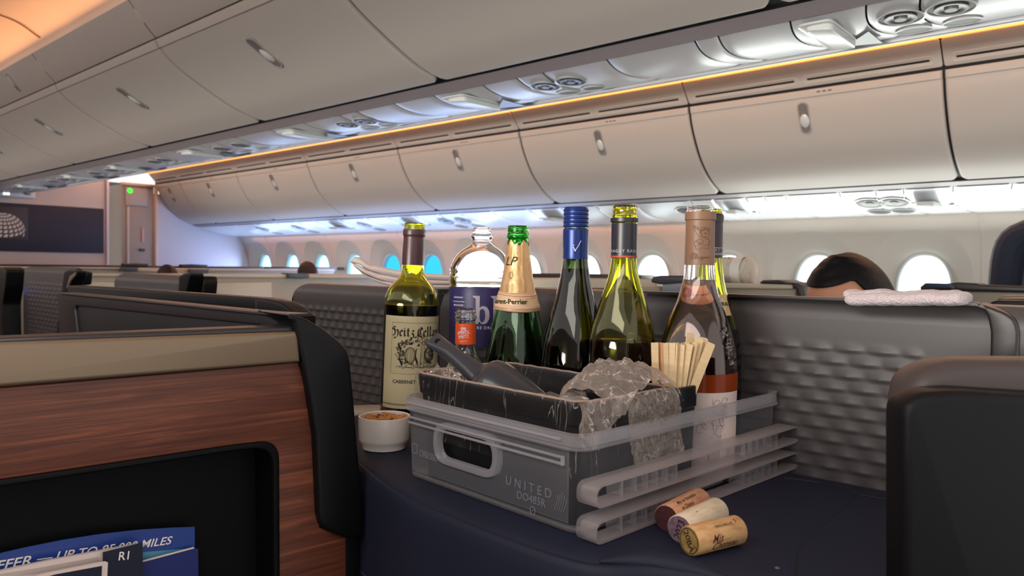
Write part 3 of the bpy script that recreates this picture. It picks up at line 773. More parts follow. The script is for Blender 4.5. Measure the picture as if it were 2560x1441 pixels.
xz([(200, 704), (300, 706), (300, 760), (200, 760)], 4.57, .03, 'side_panel', M_CREAM2, t, .008)
xz([(508, 708), (680, 705), (680, 790), (508, 790)], 4.57, .03, 'side_panel', M_CREAM2, t, .008)
xz([(18, 697), (50, 697), (50, 708), (18, 708)], 4.57, .02, 'side_panel', M_CREAM2, t, .003)
xz([(20, 717), (46, 716), (46, 737), (20, 738)], 4.56, .012, 'lit_niche', M_PURPLE, t, .002)
xz([(18, 738), (50, 736), (40, 860), (14, 860)], 4.54, .03, 'screen_back', M_SHELLD, t, .006)
t = thing('seat_console', 'cream aisle console between the plastic water bottle and the quilted shell beside it', 'console', (1.7, 1.9, 0), 0)
yz([(1080, 735), (1330, 720), (1330, 940), (1080, 940)], 1.45, .10, 'body', M_CREAM, t, .008)
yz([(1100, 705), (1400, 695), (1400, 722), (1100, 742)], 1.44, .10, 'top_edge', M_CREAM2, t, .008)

# shells and consoles of the right-hand window seats
t = thing('seat_console', 'cream console seen between the champagne bottle and the blue-capped bottle', 'console', (2.5, 2.1, 0), 0)
yz([(1240, 683), (1400, 684), (1500, 686), (1600, 688), (1600, 700), (1240, 695)], 2.52, .12, 'dark_cap', M_CAPD, t, .006)
yz([(1240, 693), (1640, 698), (1640, 900), (1240, 900)], 2.50, .12, 'body', M_CREAM, t, .008)
yz([(1240, 718), (1640, 722), (1640, 900), (1240, 900)], 2.40, .08, 'lower_panel', mat('console_rust', '#6a4238', .45), t, .008)
t = thing('seat_console', 'grey and black console corner right of the olive-topped bottle', 'console', (2.3, 1.3, 0), 0)
yz([(1625, 706), (1630, 692), (1650, 689), (1755, 690), (1755, 708), (1650, 712)], 2.30, .14, 'dark_cap', mat('console_cap_bluegrey', '#34353d', .4), t, .006, .012)
yz([(1655, 712), (1735, 706), (1735, 745), (1655, 745)], 2.28, .12, 'grey_block', mat('block_pale_grey', '#8f9aa4', .35), t, .006)
yz([(1600, 716), (1650, 717), (1650, 745), (1600, 745)], 2.32, .10, 'cream_panel', M_CREAM, t, .006)
t = thing('seat_console', 'cream console with dark rounded end carrying the rolled quilt', 'console', (2.4, 1.0, 0), 0)
yz([(1770, 709), (1983, 712), (1990, 722), (1992, 790), (1770, 790)], 2.46, .14, 'body', M_CREAM, t, .008)
yz([(1770, 707.5), (1982, 711), (1982, 723), (1770, 721)], 2.44, .05, 'top_edge', M_CREAM2, t, .004)
yz([(1897, 709), (1905, 701), (1945, 700), (1965, 706), (1990, 707), (2006, 716), (2014, 750), (1998, 750), (1990, 724), (1978, 712)], 2.43, .16, 'dark_frame', M_CAPD, t, .005, .004)
t = thing('seat_console', 'brown-beige console with thick dark rail at the right edge, below the standing person', 'console', (2.7, .4, 0), 0)
yz([(2395, 706), (2440, 709), (2448, 712), (2620, 719), (2620, 733), (2400, 727), (2300, 726), (2300, 716)], 2.70, .12, 'rail', M_CAPD, t, .006)
yz([(2340, 727), (2620, 733), (2620, 850), (2340, 850)], 2.72, .12, 'body', mat('console_taupe', '#9a8f82', .5), t, .006)
yz([(2300, 718), (2312, 708), (2370, 710), (2380, 722)], 2.60, .06, 'blue_cushion', mat('console_blue', '#2a3c52', .6), t, .006)
t = thing('seat_console', 'dark seat corner with pale edge strips at the right edge above the quilted shell end', 'console', (1.6, .2, 0), 0)
yz([(2470, 764), (2476, 756), (2490, 752), (2620, 754), (2620, 766), (2480, 767)], 1.62, .10, 'dark_cap', M_SHELLD, t, .003, .003)
yz([(2490, 749), (2505, 741), (2620, 740), (2620, 750), (2500, 752)], 1.70, .08, 'upper_cap', M_BRONZE, t, .003)
yz([(2478, 766), (2620, 764), (2620, 770), (2520, 773)], 1.61, .10, 'pale_strip', M_CREAM2, t, .002)
yz([(2500, 773), (2620, 769), (2620, 900), (2500, 900)], 1.62, .10, 'body', mat('seat_body_bluegrey', '#39404a', .5), t, .004)

# ---- wings of the seat in front (seen over the walnut back)
t = thing('door_wing', 'dark privacy door with brown sheen, farther of the two behind the walnut back', 'seat wing', (.55, 1.3, 0), 0)
yz([(168, 714), (300, 721), (640, 745), (640, 900), (168, 900)], .555, .030, 'rail', M_SHELLD, t, .004)
yz([(640, 745), (668, 749), (700, 757), (722, 772), (744, 792), (744, 840), (640, 840)], .555, .030, 'end_cap', M_SHELLD, t, .004)
t = thing('door_wing', 'dark navy privacy door with inset panel, directly behind the walnut seat back', 'seat wing', (.46, 1.0, 0), 0)
yz([(143, 733), (300, 748), (640, 782), (718, 787), (722, 920), (150, 920)], .445, .016, 'frame', mat('wing_frame_navy', '#15151b', .4), t, .003, holes=[[(186, 765), (640, 813), (700, 824), (700, 905), (200, 905)]])
yz([(180, 758), (706, 812), (706, 915), (190, 915)], .449, .010, 'inset_panel', M_NAVY, t, .001)
yz([(143, 731.5), (300, 746.5), (640, 780.5), (718, 786), (718, 790), (640, 785), (300, 751), (143, 736)], .440, .030, 'top_edge', M_CAPD, t, .002)

# ---- walnut seat back with literature pocket
PN = (RH * .648 + FH * -.7615).normalized()
P0 = G(-.2335, .8, 0)
PM = frame_of(P0, PN)
def pp(pts, off=0):
    Mo = frame_of(P0 + PN * off, PN); return px2(pts, Mo)
seat = thing('airline_seat', 'walnut-veneered seat back with pale metallic band, black side frame and literature pocket', 'seat', G(-.35, .72, 0), 0)
XL = pp([(-260, 900)])[0][0]
wl = pp([(746, 906), (772, 1000), (790, 1090), (799, 1320), (865, 1345), (866, 1460)])
tl = pp([(-260, 993)])[0]
outer = [tl] + wl + [(wl[-1][0], .02), (XL, .02)]
hole_px = [(-210, 1231), (590, 1112), (697, 1100), (700, 1640), (-210, 1700)]
hole = rounded(pp(hole_px), [.01, .0, .042, .02, .02], 10)
slab('veneer', [outer, hole], PM, .010, M_WOOD, seat, .0012, 0)
hi = pp(hole_px); cxh = sum(p[0] for p in hi) / 5; cyh = sum(p[1] for p in hi) / 5
inner = [(p[0] - .0065 * (1 if p[0] > cxh else -1), p[1] - .0065 * (1 if p[1] > cyh else -1)) for p in hi]
inner = rounded(inner, [.01, .0, .036, .02, .02], 10)
slab('pocket_rim', [hole, inner], PM, .012, M_BLACKP, seat, .002, .0015)
mb = MB(); nh = len(inner)
mb.add([PM @ Vector((p[0], p[1], -.004)) for p in inner] + [PM @ Vector((p[0], p[1], -.05)) for p in inner], [(i, (i + 1) % nh, nh + (i + 1) % nh, nh + i) for i in range(nh)] + [tuple(range(nh, 2 * nh))])
mb.build('pocket', M_BLACKP, seat, 50)
slab('metal_band', [rounded(pp([(-260, 866), (738, 829), (743, 838), (748, 905), (-260, 988)], .004), .002, 3)], PM, .014, M_BRONZE, seat, .0035, .008)
slab('top_rail', [pp([(-260, 856), (724, 815), (740, 826), (740, 833), (-260, 872)])], PM, .030, M_CAPD, seat, .003, .002)
fpx = [(716, 787), (745, 790), (772, 800), (812, 824), (850, 853), (868, 873), (876, 900), (886, 1000), (909, 1280), (908, 1345), (866, 1348), (822, 1330), (806, 1316), (799, 1290), (790, 1090), (772, 975), (748, 850), (736, 806)]
slab('side_frame', [rounded(pp(fpx, .012), .003, 3)], PM, .085, M_SHELLD, seat, .004, .012)
fo = pp([(862, 1335), (900, 1335)], 0)
slab('lower_post', [[fo[0], fo[1], (fo[1][0] + .004, .02), (fo[0][0], .02)]], PM, .06, M_SHELLD, seat, .003, -.002)
slab('back_body', [[(XL, .02), (fo[0][0], .02), (fo[0][0], 1.0), pp([(740, 840)])[0], pp([(-260, 880)])[0]]], PM, .02, M_SHELLD, seat, 0, -.056)

# ---- leaflets in the pocket
def leaf(name, label, cat, loops_px, off, m, th=.0006, grp=None, parent=None):
    Mo = frame_of(P0 + PN * off, PN); lps = [px2(l, Mo) for l in loops_px]
    o = slab(name, lps, Mo, th, m, parent)
    if label: tag(o, label, cat, grp)
    return o
def leaf_text(s, a, b, hpx, off, m, parent, bold=.0, shear=.25, spacing=1.0):
    """lettering whose baseline runs from pixel a to pixel b on the leaflet plane"""
    Mo = frame_of(P0 + PN * off, PN); pa, pb = [Vector(p) for p in px2([a, b], Mo)]
    vs, fs = text_mesh(s, 1, 0, shear, bold, 'LEFT', spacing)
    w = max(v.x for v in vs); k = (pb - pa).length / w; ang = math.atan2((pb - pa).y, (pb - pa).x)
    ph = [Vector(p) for p in px2([a, (a[0], a[1] - hpx)], Mo)]; kh = (ph[1] - ph[0]).length / .70
    T = Mo @ Matrix.Translation((pa.x, pa.y, .0003)) @ Matrix.Rotation(ang, 4, 'Z') @ Matrix.Diagonal((k, kh, 1, 1))
    return MB().add(vs, fs, T).build('lettering', m, parent, smooth=False)
M_LBLUE = mat('leaflet_blue', '#213d86', .35, var=((3, 3, 3), .35)); M_LWHITE = mat('leaflet_white', '#d9c9c4', .5); M_LTEAL = mat('leaflet_teal', '#4f8ba6', .4)
M_LPURP = mat('leaflet_deep_blue', '#1a2468', .4); M_LNAVY = mat('leaflet_navy', '#08122c', .4); M_INKW = mat('ink_white', '#efe6e2', .5)
o = leaf('leaflet', 'wide blue leaflet with curved top and slanted white offer lettering', 'leaflet', [[(-60, 1402), (0, 1384), (60, 1370), (160, 1350), (250, 1336), (350, 1325), (430, 1320), (487, 1318), (487, 1520), (-60, 1540)]], -.032, M_LBLUE)
leaf_text('OFFER', (-52, 1435), (78, 1412), 24, -.0316, M_INKW, o, .012)
leaf_text('— UP TO 85,000 MILES', (90, 1408), (430, 1360), 21, -.0316, M_INKW, o, .012)
leaf('stripe', None, None, [[(300, 1386), (450, 1374), (487, 1374), (400, 1412), (300, 1420)]], -.0315, M_LTEAL, .0004, parent=o)
o = leaf('leaflet', 'plain deep blue card at the right end of the pocket', 'leaflet', [[(330, 1414), (486, 1372), (495, 1373), (498, 1520), (330, 1530)]], -.026, M_LPURP)
leaf('edge', None, None, [[(330, 1409), (484, 1368.5), (486, 1372), (330, 1413.5)]], -.0255, M_LWHITE, .0004, parent=o)
o = leaf('booklet', 'white booklet whose page edges show between the blue leaflets', 'booklet', [[(-60, 1440), (0, 1429), (120, 1403), (345, 1361), (352, 1363), (352, 1530), (-60, 1540)]], -.018, M_LWHITE, .004)
leaf('page_edges', None, None, [[(-60, 1446), (100, 1420), (245, 1393), (248, 1402), (100, 1432), (-60, 1456)]], -.0175, mat('page_grey', '#b8aba6', .6), .0006, parent=o)
o = leaf('leaflet', 'dark navy card marked R1 in white, in the middle of the pocket', 'leaflet', [[(257, 1382), (357, 1357), (357, 1530), (257, 1530)]], -.012, M_LNAVY)
leaf_text('R1', (294, 1402), (321, 1399), 21, -.0116, M_INKW, o, .01, 0)
o = leaf('leaflet', 'navy card with a pale border at the front of the pocket', 'leaflet', [[(60, 1448), (115, 1434), (262, 1404), (270, 1407), (264, 1530), (60, 1530)]], -.007, M_LWHITE)
leaf('face', None, None, [[(70, 1455), (140, 1437), (255, 1416), (250, 1530), (70, 1530)]], -.0065, M_LNAVY, .0004, parent=o)

# ---- seat shell in the right foreground
t = thing('seat_shell', 'dark out-of-focus seat shell filling the lower right corner', 'seat', G(.38, .6, 0), 0)
def vp(pts, d, thick, name, m, bevel, r):
    p0 = G(0, d, 0); M = frame_of(p0, -FH); lp = px2(pts, M)
    zf = [(x, y if y > .75 else .02) for x, y in lp]; return slab(name, [rounded(zf, r, 8)], M, thick, m, t, bevel)
vp([(2262, 2400), (2262, 1040), (2268, 1012), (2310, 984), (2400, 977), (2760, 1000), (2760, 2400)], .500, .030, 'front_cover', mat('shell_front_black', '#06070c', .55, spec=.3), .006, [0, .004, .012, .02, .01, 0, 0])
vp([(2284, 2400), (2282, 1010), (2296, 950), (2345, 918), (2410, 903), (2760, 905), (2760, 2400)], .532, .045, 'rear_shell', mat('shell_taupe', '#453d3d', .5), .012, [0, .01, .02, .02, .01, 0, 0])
# ------------------------------------------------------------------ navy console pad that everything stands on
ZS = .990
M_PAD = mat('navy_pad', '#1c2134', .62, spec=.35, bump=(1400, .25, .0003))
M_PADS = mat('navy_piping', '#10131f', .7)
pad = thing('console_pad', 'navy upholstered console top carrying the drawer, bottles, bowl and corks', 'console', G(.15, .8, 0))
pw = [onz(px, py, ZS) for px, py in [(878, 1085), (893, 1150), (1000, 1232), (1200, 1318), (1450, 1402), (1640, 1412), (1800, 1436), (2050, 1480), (2255, 1452)]]
pl = [(p.x, p.y) for p in pw] + [tuple(G(.64, .60).xy), (.892, .0), (.892, .975), (.66, .975)]
vs, fs = curve_mesh([rounded(pl, .03, 5)], (ZS - .02) / 2 - .018, .018)
MB().add(vs, fs, Matrix.Translation((0, 0, (ZS + .02) / 2))).build('pad', M_PAD, pad, 60)
def seam(pts, r, m, dz=0, name='seam', fl=1):
    P = catmull([onz(a, b, ZS) for a, b in pts], 8); return MB().tube([p + Vector((0, 0, dz)) for p in P], r, 8, flat=fl).build(name, m, pad)
seam([(1960, 1196), (2050, 1208), (2145, 1236), (2262, 1256)], .0016, M_PADS, 0)
seam([(2148, 1236), (2110, 1275), (2060, 1320), (2012, 1358), (1994, 1400), (1990, 1450)], .0012, M_PADS, 0)
seam([(1475, 1392), (1560, 1396), (1640, 1402), (1730, 1420), (1830, 1447)], [.004] + [.0095] * 40, M_PAD, -.0015, 'rolled_edge') if False else None
P = catmull([onz(a, b, ZS) for a, b in [(1500, 1396), (1580, 1396), (1660, 1404), (1740, 1420), (1850, 1450)]], 8); n = len(P)
MB().tube([p + Vector((0, 0, -.003)) for p in P], [.002 + .0085 * min(1, 3 * min(i, n - 1 - i) / n) for i in range(n)], 14).build('rolled_edge', M_PAD, pad)
# soft pleats of the cloth hanging at the left front corner
FP = catmull([onz(a, b, ZS) for a, b in [(893, 1150), (1000, 1232), (1200, 1318), (1450, 1402), (1640, 1412), (1800, 1436), (2050, 1480), (2255, 1452)]], 12)
def pleat(u, v):
    f_ = u * (len(FP) - 1); i = min(int(f_), len(FP) - 2); p = FP[i].lerp(FP[i + 1], f_ - i)
    out = -FH * .007 + RH * (-.003)
    w = .006 * math.sin(u * 44 + .8 * math.sin(v * 3)) * min(1, v * 3) * max(0, 1 - u * 2.6)
    z = ZS - .001 - .018 * (1 - math.cos(min(1, v * 8) * math.pi / 2)) - max(0, v - .08) * .30
    return Vector((p.x, p.y, z)) + out * (math.sin(min(1, v * 8) * math.pi / 2) * .9) - FH * w
o = MB().grid(pleat, 140, 30).build('cloth_fold', M_PAD, pad, 60); mod_solid(o, .002)
MB().tube([pleat(u / 60, .42) - FH * .0012 for u in range(21)], .0009, 6).build('stitch', mat('stitch_blue', '#39405a', .6), pad)
q = onz(1943, 1421, ZS); MB().lathe([(.0001, .0012), (.0018, .0006), (.0022, 0)], 12, Matrix.Translation(q)).build('stud', M_CHROME, pad)
t = thing('side_ledge', 'short pale ledge behind the dark wine bottle base', 'ledge', onz(915, 1030, .99))
c = G(-.262, 1.235, .93); MB().box((0, 0, 0), (.12, .055, .12), Matrix.Translation(c) @ PL @ Matrix.Rotation(math.radians(10), 4, 'Z'), r=.006).build('ledge', M_CREAM2, t)

# ------------------------------------------------------------------ plastic drawer
OF = Vector((.062, .645))                         # front corner in view plan (right, forward)
EU = Vector((.723, .690)).normalized(); EV = Vector((-EU.y, EU.x))
LU, LV, HB = .371, .268, .092
def BX(u, v, z): p = OF + EU * u + EV * v; return G(p.x, p.y, ZS + z)
BM = Matrix((RH * EU.x + FH * EU.y, RH * EV.x + FH * EV.y, Vector((0, 0, 1)))).transposed().to_4x4(); BM.translation = BX(0, 0, 0)
M_PP = film('frosted_drawer_plastic', '#c8cbd6', .065, .3, .05, bump=(60, .15, .002), graze=.28)
M_PPD = film('frosted_drawer_plastic_dense', '#dad2d4', .26, .28, .09, graze=.4)
M_PPR = film('frosted_drawer_plastic_rim', '#e2e0e6', .27, .25, .10, graze=.4)
box = thing('storage_drawer', 'translucent frosted plastic drawer holding the ice tub and bottles', 'drawer', BX(LU / 2, LV / 2, 0))
def rr(u0, u1, v0, v1, r, n=6):
    out = []
    for cx, cy, a0 in ((u1 - r, v1 - r, 0), (u0 + r, v1 - r, 90), (u0 + r, v0 + r, 180), (u1 - r, v0 + r, 270)):
        for k in range(n + 1):
            a = math.radians(a0 + 90 * k / n); out.append((cx + r * math.cos(a), cy + r * math.sin(a)))
    return out
def band(levels, mb, M=BM, close_bottom=None):
    """levels: (inset, z, radius) -> stacked rounded rectangles"""
    rings = [rr(i, LU - i, i, LV - i, r) for i, z, r in levels]; n = len(rings[0]); vs = [(p[0], p[1], levels[k][1]) for k, rg in enumerate(rings) for p in rg]
    fs = [(k * n + i, k * n + (i + 1) % n, (k + 1) * n + (i + 1) % n, (k + 1) * n + i) for k in range(len(rings) - 1) for i in range(n)]
    return mb.add(vs, fs, M)
# walls; the left end carries the oval grip hole, so that face is built apart
mb = MB(); lev = [(.010, .0015, .012), (.006, .004, .013), (.0045, .010, .014), (.0035, .04, .014), (.002, .078, .015)]
rings = [rr(i, LU - i, i, LV - i, r) for i, z, r in lev]; n = len(rings[0])
vs = [(p[0], p[1], lev[k][1]) for k, rg in enumerate(rings) for p in rg]
def endface(i, j): return rings[0][i][0] < .013 and rings[0][j][0] < .013 and .015 < min(rings[0][i][1], rings[0][j][1]) + .01
fs = []
for k in range(len(rings) - 1):
    for i in range(n):
        j = (i + 1) % n
        if k >= 2 and rings[k][i][0] < .0105 and rings[k][j][0] < .0105 and abs(rings[k][i][1] - rings[k][j][1]) > .1: continue
        fs.append((k * n + i, k * n + j, (k + 1) * n + j, (k + 1) * n + i))
mb.add(vs, fs, BM); mb.build('walls', M_PP, box, 30)
# end face with the grip hole: local frame u -> v axis of the box, v -> height
EM = BM @ Matrix(((0, 0, 1, .0035), (1, 0, 0, 0), (0, 1, 0, 0), (0, 0, 0, 1)))   # (a,b,c)->(u=c,v=a,z=b)
hc = (.158, .0505)
def stad(w, h): return rounded([(hc[0] - w / 2, hc[1] - h / 2), (hc[0] + w / 2, hc[1] - h / 2), (hc[0] + w / 2, hc[1] + h / 2), (hc[0] - w / 2, hc[1] + h / 2)], h * .49, 8)
vs, fs = curve_mesh([[(.016, .010), (LV - .016, .010), (LV - .016, .078), (.016, .078)], stad(.088, .031)], .0004); MB().add(vs, fs, EM).build('grip_face', M_PP, box, smooth=False)
vs, fs = curve_mesh([stad(.102, .044), stad(.088, .031)], .0035, .001); MB().add(vs, fs, EM).build('grip_rim', M_PPR, box)
MB().add([(p[0], p[1], .0015) for p in rings[0]], [tuple(range(n))], BM).build('base', M_PPD, box, smooth=False)
mb = band([(.002, .076, .015), (-.0015, .077, .017), (-.0025, .0785, .017), (-.0015, .080, .017), (-.001, .091, .017), (-.002, .0925, .017), (.001, .0925, .015), (.0015, .080, .015)], MB()); mb.build('rim', M_PPR, box, 30)
mb = band([(.0065, .001, .012), (.0052, .0035, .013), (.0045, .0065, .014)], MB()); mb.build('foot_edge', M_PPD, box, 30)
for z in (.0635, .0695, .0862):
    mb = MB(); mb.box(((-.0005 if z < .08 else -.0028), LV / 2 + .004, z), (.003, LV - .034, .0026), BM, r=.001, seg=1); mb.build('stacking_rib', M_PPR, box)
for a in (.020,):
    mb = MB(); mb.box((-.0005, a, .0665), (.003, .0022, .0085), BM); mb.build('rib_end', M_PPR, box)
# the two runner rails on the long side
def rail(z):
    t0, t1 = -.004, LU + .006; w = .022; hh = .0102
    prof = [(-.002, z + hh), (-w, z + hh * .75), (-w - .002, z + hh * .3), (-w - .001, z - hh * .7), (-w + .004, z - hh), (-.002, z - hh)]
    # an open U-shaped channel: top shelf, bottom shelf and ribs between
    parts = MB(); path = rounded([(t0, -hh), (t0, hh), (t1, hh), (t1, -hh)], hh * .95, 8)
    out = path; inn = [(p[0] + (.0022 if p[0] < LU / 2 else -.0022) * (1 if (p[0] < t0 + .012 or p[0] > t1 - .012) else 0), p[1] * .80) for p in path]
    m_ = len(out); vs = []
    for ring, dd in ((out, 0.0), (out, w), (inn, w), (inn, .003)):
        vs += [(p[0], -dd, z + p[1]) for p in ring]
    fs = [(k * m_ + i, k * m_ + (i + 1) % m_, (k + 1) * m_ + (i + 1) % m_, (k + 1) * m_ + i) for k in range(3) for i in range(m_)]
    parts.add(vs, fs, BM); o = parts.build('runner_rail', M_PPD, box, 40)
    for s_ in (.035, .055, .072, .088, .104, .12, .25, .265, .28, .295, .31, .325):
        r = MB(); r.grid(lambda u, v: Vector((s_ + .006 * math.sin(u * math.pi), -.002 - (w - .003) * u, z + hh * .8 * (2 * v - 1))), 8, 2, BM); r.build('rib', M_PPR, o)
    return o
rail(.0430); rail(.0115)
def emboss(s, v_, z, h, m=M_PPR, sp=1.1, bold=0):
    vs, fs = text_mesh(s, h, .0002, 0, bold, 'LEFT', sp); w = max(v.x for v in vs)
    # reading direction runs from the far end of the face to the near corner (decreasing v)
    T = BM @ Matrix(((0, 0, -1, .0030), (-1, 0, 0, v_), (0, 1, 0, z), (0, 0, 0, 1)))
    return MB().add(vs, fs, T).build('embossed_lettering', m, box, smooth=False)
M_EMB = mat('embossed_plastic', '#7c7c88', .35)
emboss('DRIESSEN', .238, .0275, .0105, M_EMB, .82)
emboss('U N I T E D', .098, .0275, .0125, M_EMB, 1.0)
emboss('DO485R', .082, .0175, .0105, M_EMB, 1.0)
mb = MB(); EMB = BM @ Matrix(((0, 0, -1, .0028), (-1, 0, 0, 0), (0, 1, 0, 0), (0, 0, 0, 1)))
vs, fs = curve_mesh([oval(-.060, .0105, .0036, .0042), oval(-.060, .0105, .0027, .0033)], .0002); mb.add(vs, fs, EMB)
vs, fs = curve_mesh([oval(-.060, .0105, .0006, .0008)], .0002); mb.add(vs, fs, EMB)
vs, fs = curve_mesh([rounded([(-.252, .0285), (-.2415, .0285), (-.2415, .040), (-.252, .040)], .002), rounded([(-.2508, .0297), (-.2427, .0297), (-.2427, .0388), (-.2508, .0388)], .0015)], .0002); mb.add(vs, fs, EMB)
for k in range(5):                                  # small globe made of arcs
    mb.tube([(-.032 + .0026 * k + .004 * math.sin(q / 8 * 1.5), .0185 + .018 * q / 8 * (1 - .1 * abs(k - 2)), 0) for q in range(9)], .0004, 4, EMB)
mb.build('embossed_emblem', M_EMB, box, smooth=False)

# ------------------------------------------------------------------ black ice tub in the drawer
M_TUB = mat('black_tub', '#0c0e12', .30, spec=.4)
TZ = .118
tub = thing('ice_tub', 'black plastic ice tub lined with clear film in the front of the drawer', 'tub', BX(.09, .13, .002))
TU0, TU1, TV0, TV1 = .008, .152, .006, .262
def tlev(levels, m, name, parent, mat_, cap=True):
    rings = [rr(TU0 + i, TU1 - i, TV0 + i, TV1 - i, r, 6) for i, z, r in levels]; n = len(rings[0])
    vs = [(p[0], p[1], levels[k][1]) for k, rg in enumerate(rings) for p in rg]
    fs = [(k * n + i, k * n + (i + 1) % n, (k + 1) * n + (i + 1) % n, (k + 1) * n + i) for k in range(len(rings) - 1) for i in range(n)]
    if cap: fs.append(tuple(range(n)))
    return m.add(vs, fs, BM).build(name, mat_, parent, 35)
tlev([(.010, .0025, .016), (.004, .095, .018), (.0015, .097, .020), (.0, TZ - .002, .020), (.001, TZ, .020), (.0035, TZ, .018), (.0045, TZ - .003, .018), (.0065, .095, .016), (.0125, .006, .014)], MB(), 'body', tub, M_TUB)
MB().add([(p[0], p[1], .006) for p in rr(TU0 + .0125, TU1 - .0125, TV0 + .0125, TV1 - .0125, .014)], [tuple(range(28))], BM).build('floor', M_TUB, tub, smooth=False)
M_FILM = film('clinging_film', '#f0e6e2', .006, .08, .03, bump=((60, 60, 14), .8, .006), streak=((70, 70, 13), .013, .55, (.45, .55, 0)), graze=.06)
M_FILM2 = film('crumpled_film', '#fbebe0', .26, .08, .18, bump=(75, 1.0, .008), streak=((60, 34, 40), .018, .8), graze=.35)
M_ICE = mat('ice', '#e8e4e0', .12, trans=.85, ior=1.31, bump=(60, .5, .003))
# film folded over the rim, inside and outside, with creases in its surface
def filmwall(u, v):
    k = int(u * 400); per = rr(TU0 - .001, TU1 + .001, TV0 - .001, TV1 + .001, .021, 10); n = len(per); f_ = u * n; i = int(f_) % n; a = f_ - int(f_)
    return None
def perim(inset, N=260):
    base = rr(TU0 + inset, TU1 - inset, TV0 + inset, TV1 - inset, max(.006, .020 - max(0, inset)), 8); L = [0]; m = len(base)
    for i in range(m): L.append(L[-1] + math.dist(base[i], base[(i + 1) % m]))
    out = []; i = 0
    for k in range(N):
        d = L[-1] * k / N
        while L[i + 1] < d: i += 1
        a = (d - L[i]) / max(1e-9, L[i + 1] - L[i]); p, q = base[i], base[(i + 1) % m]; out.append((p[0] + (q[0] - p[0]) * a, p[1] + (q[1] - p[1]) * a))
    return out
lv = [(-.0022, .050), (-.0030, .065), (-.0022, .080), (-.0028, .092), (-.0022, .104), (-.0018, .113), (-.0010, .1192), (.0015, .1198), (.0042, .1190), (.0062, .112), (.0078, .098), (.009, .08), (.011, .06), (.0125, .04)]
N = 520; vs = []
for k, (ins, z) in enumerate(lv):
    P = perim(ins, N)
    for i, p in enumerate(P):
        w = noise.noise(Vector((i * .22 + z * 60, z * 9, 3.1))) + .6 * noise.noise(Vector((i * .07 - z * 40, z * 5, 8)))
        d = .0016 * w * (1 if z < .116 else .5) + .001
        c = Vector(((TU0 + TU1) / 2, (TV0 + TV1) / 2)); q = Vector(p); nrm = (q - c).normalized(); sgn = 1 if ins < .002 else -1
        q = q + nrm * abs(d) * sgn; vs.append((q.x, q.y, z + .0009 * w))
fs = [(k * N + i, k * N + (i + 1) % N, (k + 1) * N + (i + 1) % N, (k + 1) * N + i) for k in range(len(lv) - 1) for i in range(N)]
MB().add(vs, fs, BM).build('film_liner', M_FILM, tub, 70)
P = perim(.0022, 200); vs_ = [BM @ Vector((p[0], p[1], .1192 + .0008 * noise.noise(Vector((i * .3, 2, 2))))) for i, p in enumerate(P)]
MB().tube(vs_ + [vs_[0]], .0011, 6, cap=False).build('film_edge_glint', film('film_edge_glint', '#e6cfc0', .55, .2, .1), tub)  # beige tube paints the highlight along the film's rim edge
# bunched film heaped over the right end of the tub, its tail draping outside
def heap(u, v):
    uu = .050 + v * .106; vv = -.003 + u * .100
    cx_, cy_ = (uu - .108) / .062, (vv - .040) / .058
    h = max(0, 1 - cx_ * cx_ * .8 - cy_ * cy_) ** .6
    nz = noise.noise(Vector((uu * 55, vv * 55, 1))) * .006 + noise.noise(Vector((uu * 120, vv * 90, 5))) * .0038 + abs(noise.noise(Vector((uu * 230, vv * 160, 9)))) * .0026
    return Vector((uu, vv, .104 + h * .040 + nz * (.4 + h)))
o = MB().grid(heap, 70, 70, BM).build('bunched_film', M_FILM2, tub, 26)
def tail(u, v):
    uu = .060 + .085 * u + .02 * v; z = .121 - .070 * v
    w = noise.noise(Vector((uu * 150 + z * 50, z * 40, 2))) * .006 + noise.noise(Vector((uu * 330, z * 120, 7))) * .0022
    return Vector((uu, TV0 - .004 - .004 * math.sin(min(1, v * 2) * 3.14) - abs(w), z + w * .4))
MB().grid(tail, 70, 44, BM).build('film_tail', M_FILM2, tub, 26)
def tail2(u, v):
    uu = .000 + .060 * u; z = .121 - .045 * v * (1 - abs(u - .35))
    w = noise.noise(Vector((uu * 170 + z * 50, z * 40, 12))) * .006
    return Vector((uu, TV0 - .004 - abs(w), z))
MB().grid(tail2, 40, 24, BM).build('film_tail', M_FILM2, tub, 26)
def innerfilm(u, v):
    p = Vector((.02 + .10 * u, TV1 - .010 - .04 * v, .116 - .030 * v)); w = noise.noise(Vector((u * 9, v * 7, 4))) * .012 + noise.noise(Vector((u * 25, v * 22, 4))) * .004
    return p + Vector((0, 0, w + .006 * math.sin(u * 3.1)))
MB().grid(innerfilm, 40, 30, BM).build('bunched_film', M_FILM2, tub, 26)
# ice cubes
random.seed(5)
spots = [(.042, .045, .108, .0), (.040, .078, .103, .4), (.062, .062, .106, .9), (.044, .106, .097, .2), (.055, .090, .102, 1.2), (.075, .105, .098, .5), (.050, .120, .094, .8), (.080, .080, .104, .3), (.100, .100, .100, 1.0), (.040, .028, .104, .6), (.060, .140, .090, .1), (.095, .130, .092, .7), (.042, .140, .088, 1.3)]
for i, (u, v, z, a) in enumerate(spots):
    bm_ = MB(); T = BM @ Matrix.Translation((u, v, z)) @ Matrix.Rotation(a, 4, 'Z') @ Matrix.Rotation(random.uniform(-.4, .4), 4, 'X')
    bm_.box((0, 0, 0), (.028, .022, .017), T, r=.005, seg=3)
    o = bm_.build('ice_cube', M_ICE, None); wc = sum((Vector(v_.co) for v_ in o.data.vertices), Vector()) / len(o.data.vertices)
    for v_ in o.data.vertices: v_.co -= wc
    o.location = wc
    tag(o, 'clear ice cube among others under the film in the black tub', 'ice cube', 'ice cubes in the tub')
